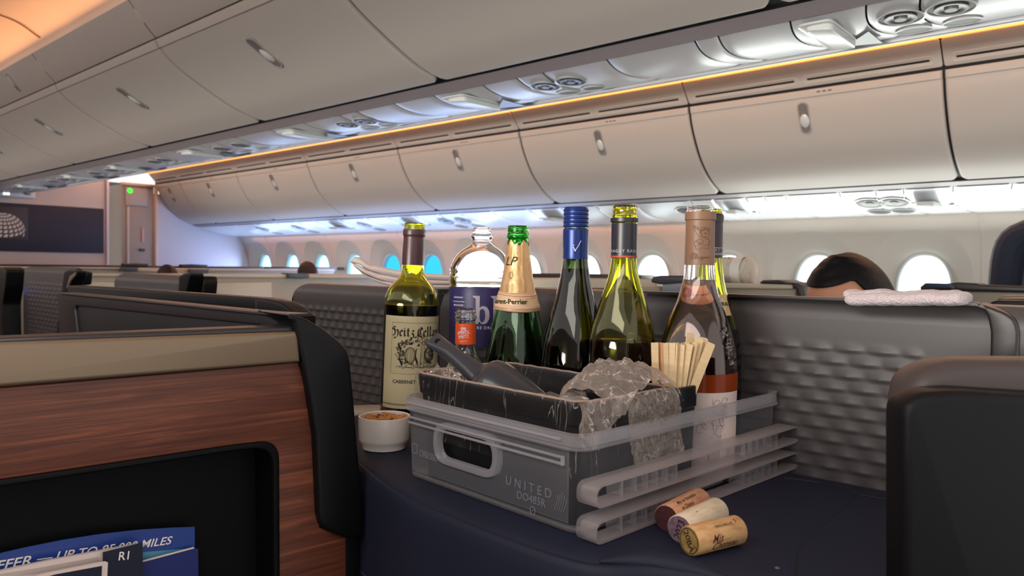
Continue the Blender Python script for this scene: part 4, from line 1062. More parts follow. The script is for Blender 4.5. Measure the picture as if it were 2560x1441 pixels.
# grey scoop
M_SCOOP = mat('scoop_grey', '#38393f', .22, spec=.55)
A = EYE + ray(1089, 855) * .860; B_ = EYE + ray(1206, 946) * .818; C_ = EYE + ray(1378, 1000) * .790
sx = (B_ - A).normalized(); up = Vector((0, 0, 1)) * .55 - FH * .85; up = (up - sx * up.dot(sx)).normalized(); sy = up.cross(sx)
SM = Matrix((sx, sy, up)).transposed().to_4x4(); SM.translation = A
scoop = thing('ice_scoop', 'dark grey plastic ice scoop resting handle-up in the black tub', 'scoop', A)
Lh = (B_ - A).length
h = MB()
def handle(u, v):
    x = -.006 + (Lh + .004) * u; w = .0105 + .0035 * u ** 2 - .002 * math.sin(u * 3.14); hh = .0035 + .0065 * min(1, u * 3) * (1 - .15 * u)
    a = v * math.tau; c, s_ = math.cos(a), math.sin(a)
    return Vector((x, w * abs(c) ** .7 * (1 if c > 0 else -1), hh * abs(s_) ** .8 * (1 if s_ > 0 else -1)))
h.grid(handle, 24, 24, SM, cv=True); h.add([handle(0, j / 24) for j in range(24)], [tuple(range(24))], SM)
ho = h.build('handle', M_SCOOP, scoop, 50)
vs, fs = curve_mesh([oval(.006, 0, .0036, .0036)], .0064); MB().add(vs, fs, SM).build('hang_hole', M_BLACKP, ho)
vs, fs = curve_mesh([oval(.006, 0, .0046, .0046), oval(.006, 0, .0036, .0036)], .0066); MB().add(vs, fs, SM).build('hole_rim', M_SCOOP, ho)
# bowl: deep trough seen from outside, mouth turned away and down into the ice
bx = (C_ - B_).normalized(); bup = (Vector((0, 0, 1)) - bx * bx.z).normalized(); by = bup.cross(bx)
SB = Matrix((bx, by, bup)).transposed().to_4x4(); SB.translation = B_ + Vector((0, 0, -.010))
Lb = (C_ - B_).length + .01
def bowl(u, v):
    x = -.012 + Lb * u; a = math.radians(-25) + math.radians(230) * v
    r = .0315 * (math.sin(min(1, u * 3.2 + .16) * math.pi / 2)) * (1 - .72 * max(0, u - .35) ** 1.15 / .65 ** 1.15) + .001
    return Vector((x, r * math.cos(a), r * math.sin(a) * 1.02))
b_ = MB().grid(bowl, 34, 28, SB).build('bowl', M_SCOOP, scoop, 60); mod_solid(b_, .0018)
MB().tube([bowl(.10, j / 20) * 1.0 + Vector((0, 0, .0006)) for j in range(21)], .0016, 8, SB).build('shoulder_rib', M_SCOOP, scoop)
q = Vector(bowl(.62, .06)); MB().lathe([(.0001, .0012), (.0024, .0008), (.0028, 0)], 14, SB @ Matrix.Translation(q) @ Matrix.Rotation(math.radians(90), 4, 'Y')).build('rivet', M_BLACKP, scoop)

# small black divider with the wooden stir sticks
dv = thing('divider_cup', 'small black open container holding the wooden stir sticks beside the tub', 'container', BX(.17, .03, .002))
mb = MB()
def cup(levels):
    rings = [rr(.1535 + i, .196 - i, .004 + i, .075 - i, r, 4) for i, z, r in levels]; n = len(rings[0])
    vs = [(p[0], p[1], levels[k][1]) for k, rg in enumerate(rings) for p in rg]
    fs = [(k * n + i, k * n + (i + 1) % n, (k + 1) * n + (i + 1) % n, (k + 1) * n + i) for k in range(len(rings) - 1) for i in range(n)] + [tuple(range(n))]
    return mb.add(vs, fs, BM)
cup([(.004, .0025, .005), (.0015, .094, .006), (0, .096, .007), (0, .1165, .007), (.001, .1175, .007), (.003, .1175, .006), (.0035, .095, .005), (.006, .006, .004)]); mb.build('body', M_TUB, dv, 35)
M_STICK = mat('birch_stick', '#d8bd94', .6, bump=((40, 40, 300), .15, .0004), var=((30, 30, 200), .12)); M_STICK2 = mat('birch_stick_reddish', '#c99468', .6)
random.seed(11)
st = []
# (pixel x of tip, pixel y of tip, depth, pixel x where it meets the rim, face angle)
tips = [(1636, 857, .735, 1640, 5), (1652, 857, .738, 1655, 70), (1662, 858, .736, 1663, 10), (1680, 858, .737, 1677, 20), (1694, 861, .738, 1688, 65), (1704, 862, .74, 1694, 30), (1712, 864, .743, 1699, 72), (1724, 861, .741, 1703, 15), (1726, 832, .760, 1712, 25),
        (1738, 858, .745, 1712, 62), (1748, 846, .748, 1716, 5), (1760, 845, .757, 1722, 20), (1778, 858, .744, 1728, 8), (1690, 857, .752, 1690, 40), (1706, 858, .755, 1700, 60), (1716, 857, .757, 1706, 20), (1672, 857, .752, 1672, 30), (1645, 857, .750, 1650, 20), (1766, 850, .765, 1722, 45), (1700, 860, .748, 1692, 75)]
for i, (px, py, d, bx_, fa) in enumerate(tips):
    tip = EYE + ray(px, py) * (d + .040); low = EYE + ray(bx_, 985) * (.783 + (d - .745) * .7); ax = (tip - low).normalized()
    Ls = .125; right = RH - ax * RH.dot(ax); right.normalize(); nn = right.cross(ax)
    R3 = Matrix((right, nn, ax)).transposed().to_4x4(); R3.translation = tip - ax * Ls / 2
    T = R3 @ Matrix.Rotation(math.radians(fa * (1 if i % 2 else -1)), 4, 'Z')
    mb = MB(); w = .0072 if i not in (8, 10, 11, 12) else .0095
    prf = rounded([(-w / 2, -Ls / 2), (w / 2, -Ls / 2), (w / 2, Ls / 2), (-w / 2, Ls / 2)], .0022 if i in (8, 10, 11, 12) else .0006, 4); vs, fs = curve_mesh([prf], .0008)
    Mv = Matrix(((1, 0, 0, 0), (0, 0, 1, 0), (0, 1, 0, 0), (0, 0, 0, 1)))
    mb.add(vs, fs, Mv)
    me_o = mb.build('stir_stick', M_STICK2 if i == 1 else M_STICK, None); me_o.matrix_world = T
    me_o.matrix_basis = T
    tag(me_o, 'reddish-edged wooden stir stick among the bundle' if i == 1 else ('tallest rounded wooden stir stick standing above the bundle' if i == 8 else ('wooden stir stick leaning farthest right in the bundle' if i == 12 else 'pale wooden stir stick packed in the bundle beside the tub')), 'stir stick', 'wooden stir sticks')

# ------------------------------------------------------------------ snack bowl and corks
bo = onz(962, 1141, ZS); bc = G((965 - 1280) / 1850 * .965, .965, ZS)
M_BOWL = mat('white_china', '#efe8e4', .25, coat=.3)
t = thing('snack_bowl', 'small white china ramekin of mixed nuts beside the drawer corner', 'bowl', bc)
MB().lathe([(.0001, .001), (.028, .001), (.0285, .003), (.0285, .006), (.0325, .011), (.0335, .014), (.034, .040), (.0335, .0425), (.0322, .043), (.0308, .042), (.0302, .030), (.028, .014), (.0001, .012)], 64, Matrix.Translation(bc)).build('bowl', M_BOWL, t, 50)
M_NUT = mat('cashew', '#c48a50', .5, sss=.1, var=((90, 90, 90), .2)); M_NUT2 = mat('almond', '#7c3c20', .55, var=((90, 90, 90), .3))
def nut_mesh(kind):
    mb = MB()
    if kind: mb.grid(lambda u, v: Vector((.0075 * math.cos(u * math.pi) * -1, .0042 * math.sin(u * math.pi) ** .8 * math.cos(v * math.tau), .003 * math.sin(u * math.pi) ** .8 * math.sin(v * math.tau))), 12, 12, cv=True)
    else:
        pts = [(.006 * math.cos(a), .006 * math.sin(a), 0) for a in [math.radians(-20 + 200 * i / 10) for i in range(11)]]
        mb.tube(pts, [.0015 + .0024 * math.sin(math.pi * (i + .6) / 11.2) for i in range(11)], 10)
    return mb
cash = nut_mesh(0).build('cashew', M_NUT, None); alm = nut_mesh(1).build('almond', M_NUT2, None); random.seed(3); first = [True, True]
sp = []
for ring, cnt in ((0, 1), (.009, 5), (.0185, 10), (.025, 13)):
    for k in range(cnt): a = math.tau * k / cnt + ring * 40; sp.append((ring * math.cos(a), ring * math.sin(a), .0365 + .0035 * (1 - ring / .025)))
for i, (x, y, z) in enumerate(sp):
    kd = 1 if i % 5 == 2 else 0; src = alm if kd else cash
    o = src if first[kd] else src.copy()
    if not first[kd]: COL.objects.link(o)
    first[kd] = False
    o.location = bc + Vector((x, y, z)); o.rotation_euler = (random.uniform(-.5, .5), random.uniform(-.5, .5), random.uniform(0, 6.28))
    tag(o, 'reddish-brown almond among the cashews in the white ramekin' if kd else 'pale roasted cashew heaped in the white ramekin', 'nut', 'almonds in the ramekin' if kd else 'cashews in the ramekin')
def cork_mat(nm, c1, c2, pit='#6a4326'):
    m = bpy.data.materials.new(nm); m.use_nodes = True; nt = m.node_tree; N = nt.nodes.new; L = nt.links.new; b = nt.nodes['Principled BSDF']
    tc = N('ShaderNodeTexCoord'); mp = N('ShaderNodeMapping'); mp.inputs['Scale'].default_value = (60, 200, 200); L(tc.outputs['Object'], mp.inputs[0])
    n = N('ShaderNodeTexNoise'); n.inputs['Scale'].default_value = 1; n.inputs['Detail'].default_value = 5; L(mp.outputs[0], n.inputs['Vector'])
    r = N('ShaderNodeValToRGB'); r.color_ramp.elements[0].position = .3; r.color_ramp.elements[0].color = hx(c2); r.color_ramp.elements[1].position = .62; r.color_ramp.elements[1].color = hx(c1)
    e = r.color_ramp.elements.new(.24); e.color = hx(pit); L(n.outputs['Fac'], r.inputs[0]); L(r.outputs[0], b.inputs['Base Color'])
    bp = N('ShaderNodeBump'); bp.inputs['Strength'].default_value = .3; bp.inputs['Distance'].default_value = .0006; L(n.outputs['Fac'], bp.inputs['Height']); L(bp.outputs[0], b.inputs['Normal']); b.inputs['Roughness'].default_value = .75
    return m
M_C1 = cork_mat('cork_tan', '#dcb07c', '#bd8a58', '#8a5c36'); M_C2 = cork_mat('cork_pale', '#eadac0', '#d9c2a2', '#b99c78'); M_C3 = cork_mat('cork_pinkish', '#cf9a78', '#b5795a')
M_END1 = cork_mat('cork_end_olive', '#a58a50', '#8a6c3a'); M_END2 = cork_mat('cork_end_purple', '#7d6474', '#5e4656', '#3c2a38'); M_END3 = cork_mat('cork_end_wine', '#4a1c22', '#35121a', '#1c080e')
M_CINK = mat('cork_ink', '#3a2012', .8); M_CINK2 = mat('cork_ink_black', '#1c1218', .8)
def cork(px0, px1, yc, d0, d1, r, mb_, me_, label, end_text, side_texts, ink, stain=None):
    A = G((px0 - 1280) / 1850 * d0, d0, ZS + r); B = G((px1 - 1280) / 1850 * d1, d1, ZS + r)
    x = (B - A).normalized(); z = Vector((0, 0, 1)); y = z.cross(x); L_ = (B - A).length
    t = thing('wine_cork', label, 'cork', (A + B) / 2, math.atan2(x.y, x.x), 'corks in front of the drawer')
    M = Matrix((x, y, z)).transposed().to_4x4(); M.translation = A
    Ry = Matrix.Rotation(math.radians(90), 4, 'Y')
    MB().lathe([(r * .93, 0), (r, .0012), (r, L_ - .0012), (r * .93, L_), (.0001, L_)], 48, M @ Ry).build('body', mb_, t, 60)
    MB().lathe([(.0001, -.0001), (r * .935, 0)], 40, M @ Ry).build('end_face', me_, t)
    # end_text on the face at A, seen from -x: reading right = -y... tilt by angle
    if end_text:
        s, h, rot = end_text; vs, fs = text_mesh(s, h, 0, 0, .006, 'CENTER', .95); ty = -max(v.y for v in vs) / 2
        T = M @ Matrix(((0, 0, -1, -.0004), (-1, 0, 0, 0), (0, 1, 0, 0), (0, 0, 0, 1))) @ Matrix.Rotation(math.radians(rot), 4, 'Z') @ Matrix.Translation((0, ty, 0))
        MB().add(vs, fs, T).build('end_marking', ink, t, smooth=False)
        mb = MB(); vs, fs = curve_mesh([oval(0, 0, r * .84, r * .84, 40), oval(0, 0, r * .80, r * .80, 40)], .0001); mb.add(vs, fs, M @ Matrix(((0, 0, -1, -.0004), (-1, 0, 0, 0), (0, 1, 0, 0), (0, 0, 0, 1))))
        if end_text[0] == '20BA': mb.build('end_ring', ink, t, smooth=False)
    for s, h, x0, ang, sh, flip in side_texts:
        vs, fs = text_mesh(s, h, 0, sh, .004); out = []
        for v in vs:
            X_ = (x0 - v.x) if flip else (x0 + v.x); a = math.radians(ang) - (v.y if not flip else -v.y) / r
            out.append((X_, -(r + .00025) * math.cos(a), (r + .00025) * math.sin(a) * 1) if False else (X_, -(r + .00025) * math.cos(a + v.y * 0), (r + .00025) * math.sin(a)))
        # wrap: angle grows downwards from the crest
        out = [(o_[0], -(r + .00025) * math.sin(b_), (r + .00025) * math.cos(b_)) for o_, b_ in zip(out, [math.radians(ang) - (v.y if not flip else -v.y) / r for v in vs])]
        MB().add(out, fs, M).build('side_marking', ink, t, smooth=False)
    return t
cork(1737, 1858, 0, .613, .642, .0125, M_C1, M_END1, 'tan wine cork in front, with a ringed date on its end', ('20BA', .0085, -62), [('• BERNARD-ST', .0036, .020, 40, 0, False), ('Mis', .0090, .014, 92, .5, False), ('Chateau', .0090, .014, 122, .5, False), ('S', .005, .046, 34, 0, False)], M_CINK)
cork(1712, 1806, 0, .640, .692, .0125, M_C2, M_END2, 'pale wine cork in the middle, with 2023 on its purple-stained end', ('2023', .0095, 74), [('~', .006, .02, 30, 0, False)], M_CINK2)
cork(1678, 1762, 0, .668, .722, .0125, M_C3, M_END3, 'pinkish wine cork at the back, its end stained dark red', None, [('Mis en bouteille', .0058, .012, 28, .4, False), ('au Chateau', .0052, .012, 55, .4, False)], M_CINK)
# ------------------------------------------------------------------ bottles
def glass(name, col, rough=.0, ior=1.5):
    m = mat(name, col, rough, trans=1.0, ior=ior); return m
M_OLIVE = glass('olive_glass', (.62, .62, .035)); M_GREEN_G = glass('emerald_glass', (.06, .48, .06)); M_TEALG = glass('dark_green_glass', (.13, .17, .06))
M_CLEAR = glass('clear_glass', (.97, .98, .97)); M_PET = glass('clear_plastic', (.97, .98, 1.0), .02, 1.25)
M_REDW = mat('red_wine', '#12060a', .12, spec=.3); M_WHITEW = mat('sparkling_wine', '#0f1a0c', .1, spec=.3)
M_ROSE = mat('rose_wine', (.95, .50, .42), 0, trans=1, ior=1.34); M_WATER = glass('water', (.98, .99, 1), 0, 1.33)
def ybase(px, d): return 638 + .01396 * (px + 820) + (CZ - ZS) * FPX / d
class Bot:
    """a bottle whose outline is given as (pixel row, half width in pixels) at its own distance"""
    def __init__(s, px, d, outline, name, label, cat='bottle', lean=0, lift=0):
        s.px, s.d, s.k = px, d, d / FPX; s.yb = ybase(px, d); z0 = ZS + lift
        s.zoff = lift
        s.prof = [((s.yb - y) * s.k - lift, h * s.k) for y, h in outline]; s.prof.sort()
        s.root = thing(name, label, cat, G((px - 1280) / FPX * d, d, z0), YAW - math.atan((px - 1280) / FPX), 'bottles on the console')
        s.root.rotation_euler = (0, math.radians(lean), s.root.rotation_euler[2])
        s.M = s.root.matrix_basis.copy()
    def z(s, y): return (s.yb - y) * s.k - s.zoff
    def r(s, z):
        P = s.prof
        if z <= P[0][0]: return P[0][1]
        for i in range(len(P) - 1):
            if z <= P[i + 1][0]:
                t = (z - P[i][0]) / max(1e-9, P[i + 1][0] - P[i][0])
                a = P[max(i - 1, 0)]; b = P[i]; c = P[i + 1]; dd = P[min(i + 2, len(P) - 1)]
                if c[0] - b[0] < .003: return b[1] + (c[1] - b[1]) * t
                mb_ = (c[1] - a[1]) / max(1e-9, c[0] - a[0]); mc = (dd[1] - b[1]) / max(1e-9, dd[0] - b[0]); h = c[0] - b[0]
                if b[0] - a[0] < .003 or abs(b[1] - a[1]) < 1e-5: mb_ = (c[1] - b[1]) / h * (0 if abs(b[1] - a[1]) < 1e-5 else 1)
                if dd[0] - c[0] < .003 or abs(dd[1] - c[1]) < 1e-5: mc = (c[1] - b[1]) / h * (0 if abs(dd[1] - c[1]) < 1e-5 else 1)
                t2, t3 = t * t, t * t * t
                return (2 * t3 - 3 * t2 + 1) * b[1] + (t3 - 2 * t2 + t) * h * mb_ + (-2 * t3 + 3 * t2) * c[1] + (t3 - t2) * h * mc
        return P[-1][1]
    def curve(s, z0, z1, n, off=0): return [(max(.0008, s.r(z0 + (z1 - z0) * i / n) + off), z0 + (z1 - z0) * i / n) for i in range(n + 1)]
    def body(s, m, wall=.0028, base=.006, ztop=None, punt=.012):
        zt = ztop or s.prof[-1][0]; R0 = s.r(.006)
        outer = [(.0001, punt + .002), (R0 * .35, punt * .9), (R0 * .7, .003), (R0 * .84, .0), (R0 * .94, .0012), (R0 * .99, .004)] + s.curve(.006, zt - .0015, 110)
        top = s.r(zt); inner = [(top - .0008, zt), (top - wall + .0008, zt), (top - wall, zt - .001)] + [(max(.0005, r_ - wall), z_) for r_, z_ in reversed(s.curve(base + .004, zt - .002, 90))]
        inner += [(R0 * .7, base + .001), (R0 * .35, punt + .004), (.0001, punt + .006)]
        return MB().lathe(outer + inner, 72, s.M).build('glass', m, s.root, 60)
    def liquid(s, m, y, wall=.0028, base=.006, punt=.012, eps=.00005):
        zl = s.z(y); R0 = s.r(.006)
        pr = [(.0001, punt + .0062), (R0 * .7, base + .0015)] + s.curve(base + .0045, zl, 60, -wall + eps); r_ = pr[-1][0]
        pr += [(r_ * .97, zl - .0006), (.0001, zl - .0008)]
        return MB().lathe(pr, 60, s.M).build('wine' if m is not M_WATER else 'water', m, s.root, 60)
    def sleeve(s, name, m, y0, y1, off=.0004, cap=False, n=30, parent=None, rib=None):
        pr = s.curve(s.z(y1), s.z(y0), n, off)
        if rib: pr = [(r_ + rib[1] * max(0, math.sin((z_ - s.z(y1)) * math.tau / rib[0])) if (z_ > s.z(rib[2])) else r_, z_) for r_, z_ in s.curve(s.z(y1), s.z(y0), 120, off)]
        if cap: r_, z_ = pr[-1]; pr += [(r_ - .0005, z_ + .0008), (.0001, z_ + .0009)]
        else: r_, z_ = pr[-1]; pr.append((r_ - .0006, z_))
        return MB().lathe(pr, 64, s.M).build(name, m, parent or s.root, 45)
    def patch(s, name, m, y0, y1, p0, p1, off=.0006, parent=None, nu=40, nv=20, flare=0, wob=0):
        z0, z1 = s.z(y1), s.z(y0)
        def f(u, v):
            a = math.radians(p0 + (p1 - p0) * u); z = z0 + (z1 - z0) * v; r_ = s.r(z) + off + flare * (1 - v)
            if wob: z += wob * math.sin(u * 9)
            return Vector((r_ * math.sin(a), -r_ * math.cos(a), z))
        return MB().grid(f, nu, nv, s.M).build(name, m, parent or s.root, 60)
    def wrap(s, vs, fs, phi, y, name, m, off=.0009, parent=None, flare=0):
        """flat artwork (x along the label, y up, metres) laid on the bottle around angle phi at pixel row y"""
        zc = s.z(y); out = []
        for v in vs:
            z = zc + v[1]; r_ = s.r(z) + off; a = math.radians(phi) + v[0] / r_; out.append((r_ * math.sin(a), -r_ * math.cos(a), z))
        return MB().add(out, fs, s.M).build(name, m, parent or s.root, smooth=False)
    def text(s, t, h, phi, y, m, name='lettering', off=.0009, bold=0, shear=0, align='CENTER', sp=1, rot=0, sx=1, parent=None):
        vs, fs = text_mesh(t, h / .70, 0, shear, bold, align, sp); R_ = Matrix.Rotation(math.radians(rot), 2)
        vs = [(Vector((v.x * sx, v.y))) for v in vs]; vs = [R_ @ v for v in vs]
        return s.wrap([(v.x, v.y) for v in vs], fs, phi, y, name, m, off, parent)
def nib(strokes, w, ang=40, k=1.0, ox=0, oy=0):
    """broad-nib pen strokes -> flat quads"""
    vs, fs = [], []; c, s_ = math.cos(math.radians(ang)) * w / 2, math.sin(math.radians(ang)) * w / 2
    for st_ in strokes:
        b = len(vs)
        for x, y in st_: vs += [(ox + x * k - c, oy + y * k - s_), (ox + x * k + c, oy + y * k + s_)]
        for i in range(len(st_) - 1): q = b + 2 * i; fs.append((q, q + 1, q + 3, q + 2))
    return vs, fs
def line(strokes, w, k=1.0, ox=0, oy=0):
    """fine even line strokes -> flat quads"""
    vs, fs = [], []
    for st_ in strokes:
        for i in range(len(st_) - 1):
            a, b = Vector(st_[i]) * k, Vector(st_[i + 1]) * k; d = b - a
            if d.length < 1e-9: continue
            n_ = Vector((-d.y, d.x)).normalized() * w / 2; e = d.normalized() * w * .3; q = len(vs)
            for p in (a - n_ - e, a + n_ - e, b + n_ + e, b - n_ + e): vs.append((ox + p.x, oy + p.y))
            fs.append((q, q + 1, q + 2, q + 3))
    return vs, fs
def arc(cx, cy, rx, ry, a0=0, a1=360, n=18): return [(cx + rx * math.cos(math.radians(a0 + (a1 - a0) * i / n)), cy + ry * math.sin(math.radians(a0 + (a1 - a0) * i / n))) for i in range(n + 1)]
M_INK = mat('label_ink', '#1b1714', .7); M_INKG = mat('label_grey_ink', '#8f8480', .7); M_PAPER = mat('cream_label_paper', '#c9bd98', .65)
M_BURG = mat('burgundy_capsule', '#3c1a22', .35, spec=.6); M_BLUECAP = mat('blue_capsule', '#182e6c', .3, .35); M_BLACKCAP = mat('black_capsule', '#1d1c26', .35, spec=.6); M_TAUPE = mat('taupe_capsule', '#775843', .45)
M_GOLD = mat('gold_foil', '#c9a070', .32, .55, bump=(110, .5, .002)); M_BAND = mat('champagne_band', '#d2b48a', .4, .2); M_BANDL = mat('band_pinkish', '#cfa994', .45)
M_REDL = mat('thin_red', '#a3423c', .5); M_NAVYL = mat('water_label_purple', '#2b2654', .4); M_TEXTW = mat('label_white', '#cfc8d6', .5)

# dark wine bottle with burgundy capsule, cream label
b = Bot(1022, 1.149, [(1048, 67), (1040, 68.5), (900, 68.5), (765, 68), (750, 67), (738, 64), (727, 60), (716, 53), (704, 42), (693, 33), (682, 28.5), (668, 27), (640, 26.5), (592, 25), (590, 27), (575, 27), (573, 26), (562, 25), (558, 24)],
        'wine_bottle', 'dark wine bottle with burgundy capsule and cream barrel-engraving label, leftmost bottle', lean=1.6)
b.body(M_OLIVE); b.liquid(M_REDW, 762); b.sleeve('capsule', M_BURG, 574, 663, .0006)
lab = b.patch('label', M_PAPER, 787, 1012, -62, 92)
vs, fs = [], []
x0, x1, y0_, y1_ = -.0405, .0445, -.0365, .0405
for p, q in (((x0, y0_), (x1, y0_)), ((x1, y0_), (x1, y1_)), ((x1, y1_), (x0, y1_)), ((x0, y1_), (x0, y0_))):
    v_, f_ = line([[p, q]], .0006); f_ = [tuple(i + len(vs) for i in f) for f in f_]; vs += v_; fs += f_
def subdiv(st_, n=24): return [[(a[0] + (b_[0] - a[0]) * i / n, a[1] + (b_[1] - a[1]) * i / n) for a, b_ in [(st_[0], st_[1])] for i in range(n + 1)]]
vs, fs = line(subdiv([(x0, y0_), (x1, y0_)]) + subdiv([(x1, y0_), (x1, y1_)]) + subdiv([(x1, y1_), (x0, y1_)]) + subdiv([(x0, y1_), (x0, y0_)]), .0007)
b.wrap(vs, fs, 14, 868, 'border', mat('label_border', '#8d8264', .7), .0008, lab)
GL = {'H': (1.15, [[(.0, 1.05), (-.05, 1.35), (.15, 1.55), (.38, 1.45), (.22, 1.2), (.38, .9), (.38, .25), (.2, .05), (.0, .15)], [(.38, .75), (.7, 1.02), (.95, .85), (.95, .2), (.7, -.25), (.45, -.38), (.25, -.25)]]),
      'e': (.62, [[(.12, .85), (.12, .2), (.35, 0), (.55, .15)], [(.12, .85), (.35, 1.02), (.5, .75), (.15, .48)]]), 'i': (.48, [[(.03, .85), (.18, 1), (.18, .15), (.33, 0), (.43, .12)], [(.12, 1.35), (.24, 1.3)]]),
      't': (.55, [[(.2, 1.35), (.2, .15), (.38, 0), (.5, .12)], [(.02, .95), (.42, .95)]]), 'z': (.62, [[(.05, .85), (.3, 1), (.48, .82), (.22, .5), (.48, .3), (.42, -.22), (.2, -.38), (.02, -.2)]]),
      'C': (.95, [[(.8, 1.3), (.55, 1.52), (.18, 1.2), (.1, .4), (.4, 0), (.78, .18)], [(.48, 1.3), (.48, .3)], [(.8, 1.3), (.85, 1.1)]]), 'l': (.45, [[(.05, 1.4), (.18, 1.58), (.18, .15), (.33, 0), (.43, .12)]]),
      'a': (.68, [[(.12, .85), (.35, 1.02), (.46, .85), (.46, .15), (.6, 0)], [(.46, .55), (.12, .35), (.15, .05), (.42, .2)]]), 'r': (.55, [[(.03, .85), (.18, 1), (.18, .1), (.3, 0)], [(.18, .78), (.42, 1.02), (.55, .85)]]), ' ': (.35, []), 's': (.55, [[(.5, .85), (.3, 1), (.1, .75), (.45, .35), (.3, 0), (.05, .15)]])}
X = 0; V, Fs = [], []; k_ = .0088
for ch in 'Heitz Cellars':
    w_, stks = GL[ch]; stks = [[(p.x, p.y) for p in catmull([(a, c_, 0) for a, c_ in s_], 4)] if len(s_) > 2 else s_ for s_ in stks]
    v_, f_ = nib(stks, .0027, 38, k_, X, 0); Fs += [tuple(i + len(V) for i in f) for f in f_]; V += v_; X += (w_ + .10) * k_
V = [(x - X / 2, y) for x, y in V]; b.wrap(V, Fs, 17, 835, 'blackletter_title', M_INK, .0010, lab)
random.seed(21); stks = []
for i in range(260):                                # engraved foliage around the barrels
    a = random.uniform(0, math.tau); rr_ = random.uniform(.62, 1.05); x, y = .026 * rr_ * math.cos(a), .0195 * rr_ * math.sin(a) + .001
    if y < -.014: continue
    q = random.uniform(0, 6.28); stks.append([(x, y), (x + .0016 * math.cos(q), y + .0016 * math.sin(q)), (x + .0022 * math.cos(q + 1), y + .0022 * math.sin(q + 1))])
for cx, rx in ((-.0085, .0072), (.0165, .0065)):    # barrels
    stks.append(arc(cx, -.002, rx, .0098)); stks.append(arc(cx, -.002, rx * .85, .0085))
    for q in (-.6, -.35, 0, .3, .6): stks.append([(cx + rx * q, -.002 + .0085 * math.sqrt(1 - q * q)), (cx + rx * q * 1.1, -.002), (cx + rx * q, -.002 - .0085 * math.sqrt(1 - q * q))])
for q in range(14): stks.append([(-.026 + q * .004, -.0165 - .0008 * (q % 3)), (-.018 + q * .004, -.0150 - .0006 * (q % 4))])
v1, f1 = line(stks, .00055)
v2, f2 = nib([[(-.024, .012), (-.02, .004), (-.022, -.006), (-.018, -.014)], [(-.001, .006), (-.002, -.004), (.001, -.012)], [(.012, .006), (.010, -.006)], [(-.02, .010), (-.008, .012), (.003, .010)], [(.016, .011), (.023, .006), (.024, -.004)]], .0030, 60)
V = [(x * 1.22, y * 1.25) for x, y in v1 + v2]; Fs = f1 + [tuple(i + len(v1) for i in f) for f in f2]; b.wrap(V, Fs, 14, 877, 'engraving', M_INK, .0010, lab)
man = [[(.0045, .018), (.0040, .012), (.0065, .009)], [(.0035, -.0165), (.0045, -.008), (.0055, .000)], [(.0082, -.0165), (.0085, -.008), (.0078, .000)], [(.0065, .008), (.001, .006), (-.004, .0065)]]
v_, f_ = nib(man, .0022, 20); 
v3, f3 = nib([[(.0072, .0095), (.0078, .004), (.0070, -.001)]], .0042, 0); f_ += [tuple(i + len(v_) for i in f) for f in f3]; v_ += v3
q = arc(.0082, .0125, .0017, .0021); n0 = len(v_); v_ += q; f_.append(tuple(range(n0, n0 + len(q)))); v_ = [(x * 1.22, y * 1.25) for x, y in v_]; b.wrap(v_, f_, 14, 877, 'engraved_figure', mat('label_figure_tan', '#b3a582', .7), .0012, lab)
v_, f_ = line([[(.0045, .0195), (.0035, .0235), (.006, .0235), (.005, .0195)], [(.0048, .0195), (.0048, .0178)], [(.0050, .009), (.0052, -.0005), (.0045, -.016)], [(.0095, .0085), (.0100, 0), (.0096, -.016)], arc(.0082, .0125, .0018, .0022)], .00045); v_ = [(x * 1.22, y * 1.25) for x, y in v_]; b.wrap(v_, f_, 14, 877, 'figure_outline', M_INK, .0014, lab)
b.text('CABERNET', .0052, -34, 950, M_INK, align='LEFT', bold=.015, parent=lab)
b.patch('label_foot_stripe', mat('label_stripe', '#8a8068', .6), 1000, 1004, -62, 92, .0008, lab)

# clear plastic water bottle, purple wrap label
b = Bot(1204, 1.14, [(1066, 70), (1058, 80), (1030, 80), (1020, 77), (1010, 80), (985, 80), (975, 77), (965, 80), (930, 80), (925, 78), (915, 80), (900, 80), (880, 80), (870, 79), (722, 79), (716, 80), (712, 78), (706, 80), (690, 80), (684, 77.5), (678, 79), (665, 77), (650, 70), (636, 60), (624, 46), (614, 30), (608, 25), (600, 24), (596, 24), (594, 28), (590, 28), (588, 24), (586, 23), (584, 25), (581, 23), (578, 25), (575, 23), (570, 22)],
        'water_bottle', 'large clear plastic water bottle with purple wrap label and white letters')
b.body(M_PET, .0008, .004, punt=.008)
lab = b.patch('label', M_NAVYL, 718, 862, -110, 110, .0006, nu=60)
def serif_b():
    out = [[(-.0115, -.017), (-.0115, .020), (-.0160, .0225), (-.0160, .024), (-.0055, .024), (-.0055, .006), (-.0030, .0085), (.001, .009), (.0055, .007), (.0085, .002), (.0095, -.005), (.0085, -.011), (.0055, -.016), (.001, -.018), (-.003, -.0172), (-.006, -.014), (-.0085, -.018), (-.0115, -.018)],
           [(-.0055, .001), (-.004, .004), (-.001, .005), (.002, .002), (.003, -.005), (.002, -.012), (-.001, -.0155), (-.004, -.014), (-.0055, -.010)]]
    l = [[(.0150, -.0165), (.0150, .020), (.0110, .0225), (.0110, .024), (.0210, .024), (.0210, -.0165), (.0245, -.018), (.0245, -.0185), (.0115, -.0185), (.0115, -.018)]]
    return out, l
o1, l1 = serif_b(); vs1, fs1 = curve_mesh(o1, 1e-5); vs2, fs2 = curve_mesh(l1, 1e-5)
b.wrap([(v.x, v.y) for v in vs1], fs1, 4, 776, 'large_letter', M_TEXTW, .0010, lab); b.wrap([(v.x, v.y) for v in vs2], fs2, 4, 776, 'large_letter', M_TEXTW, .0010, lab)
b.text('RE DRIN', .0042, -7, 817, M_TEXTW, align='LEFT', bold=.01, sp=1.25, parent=lab)
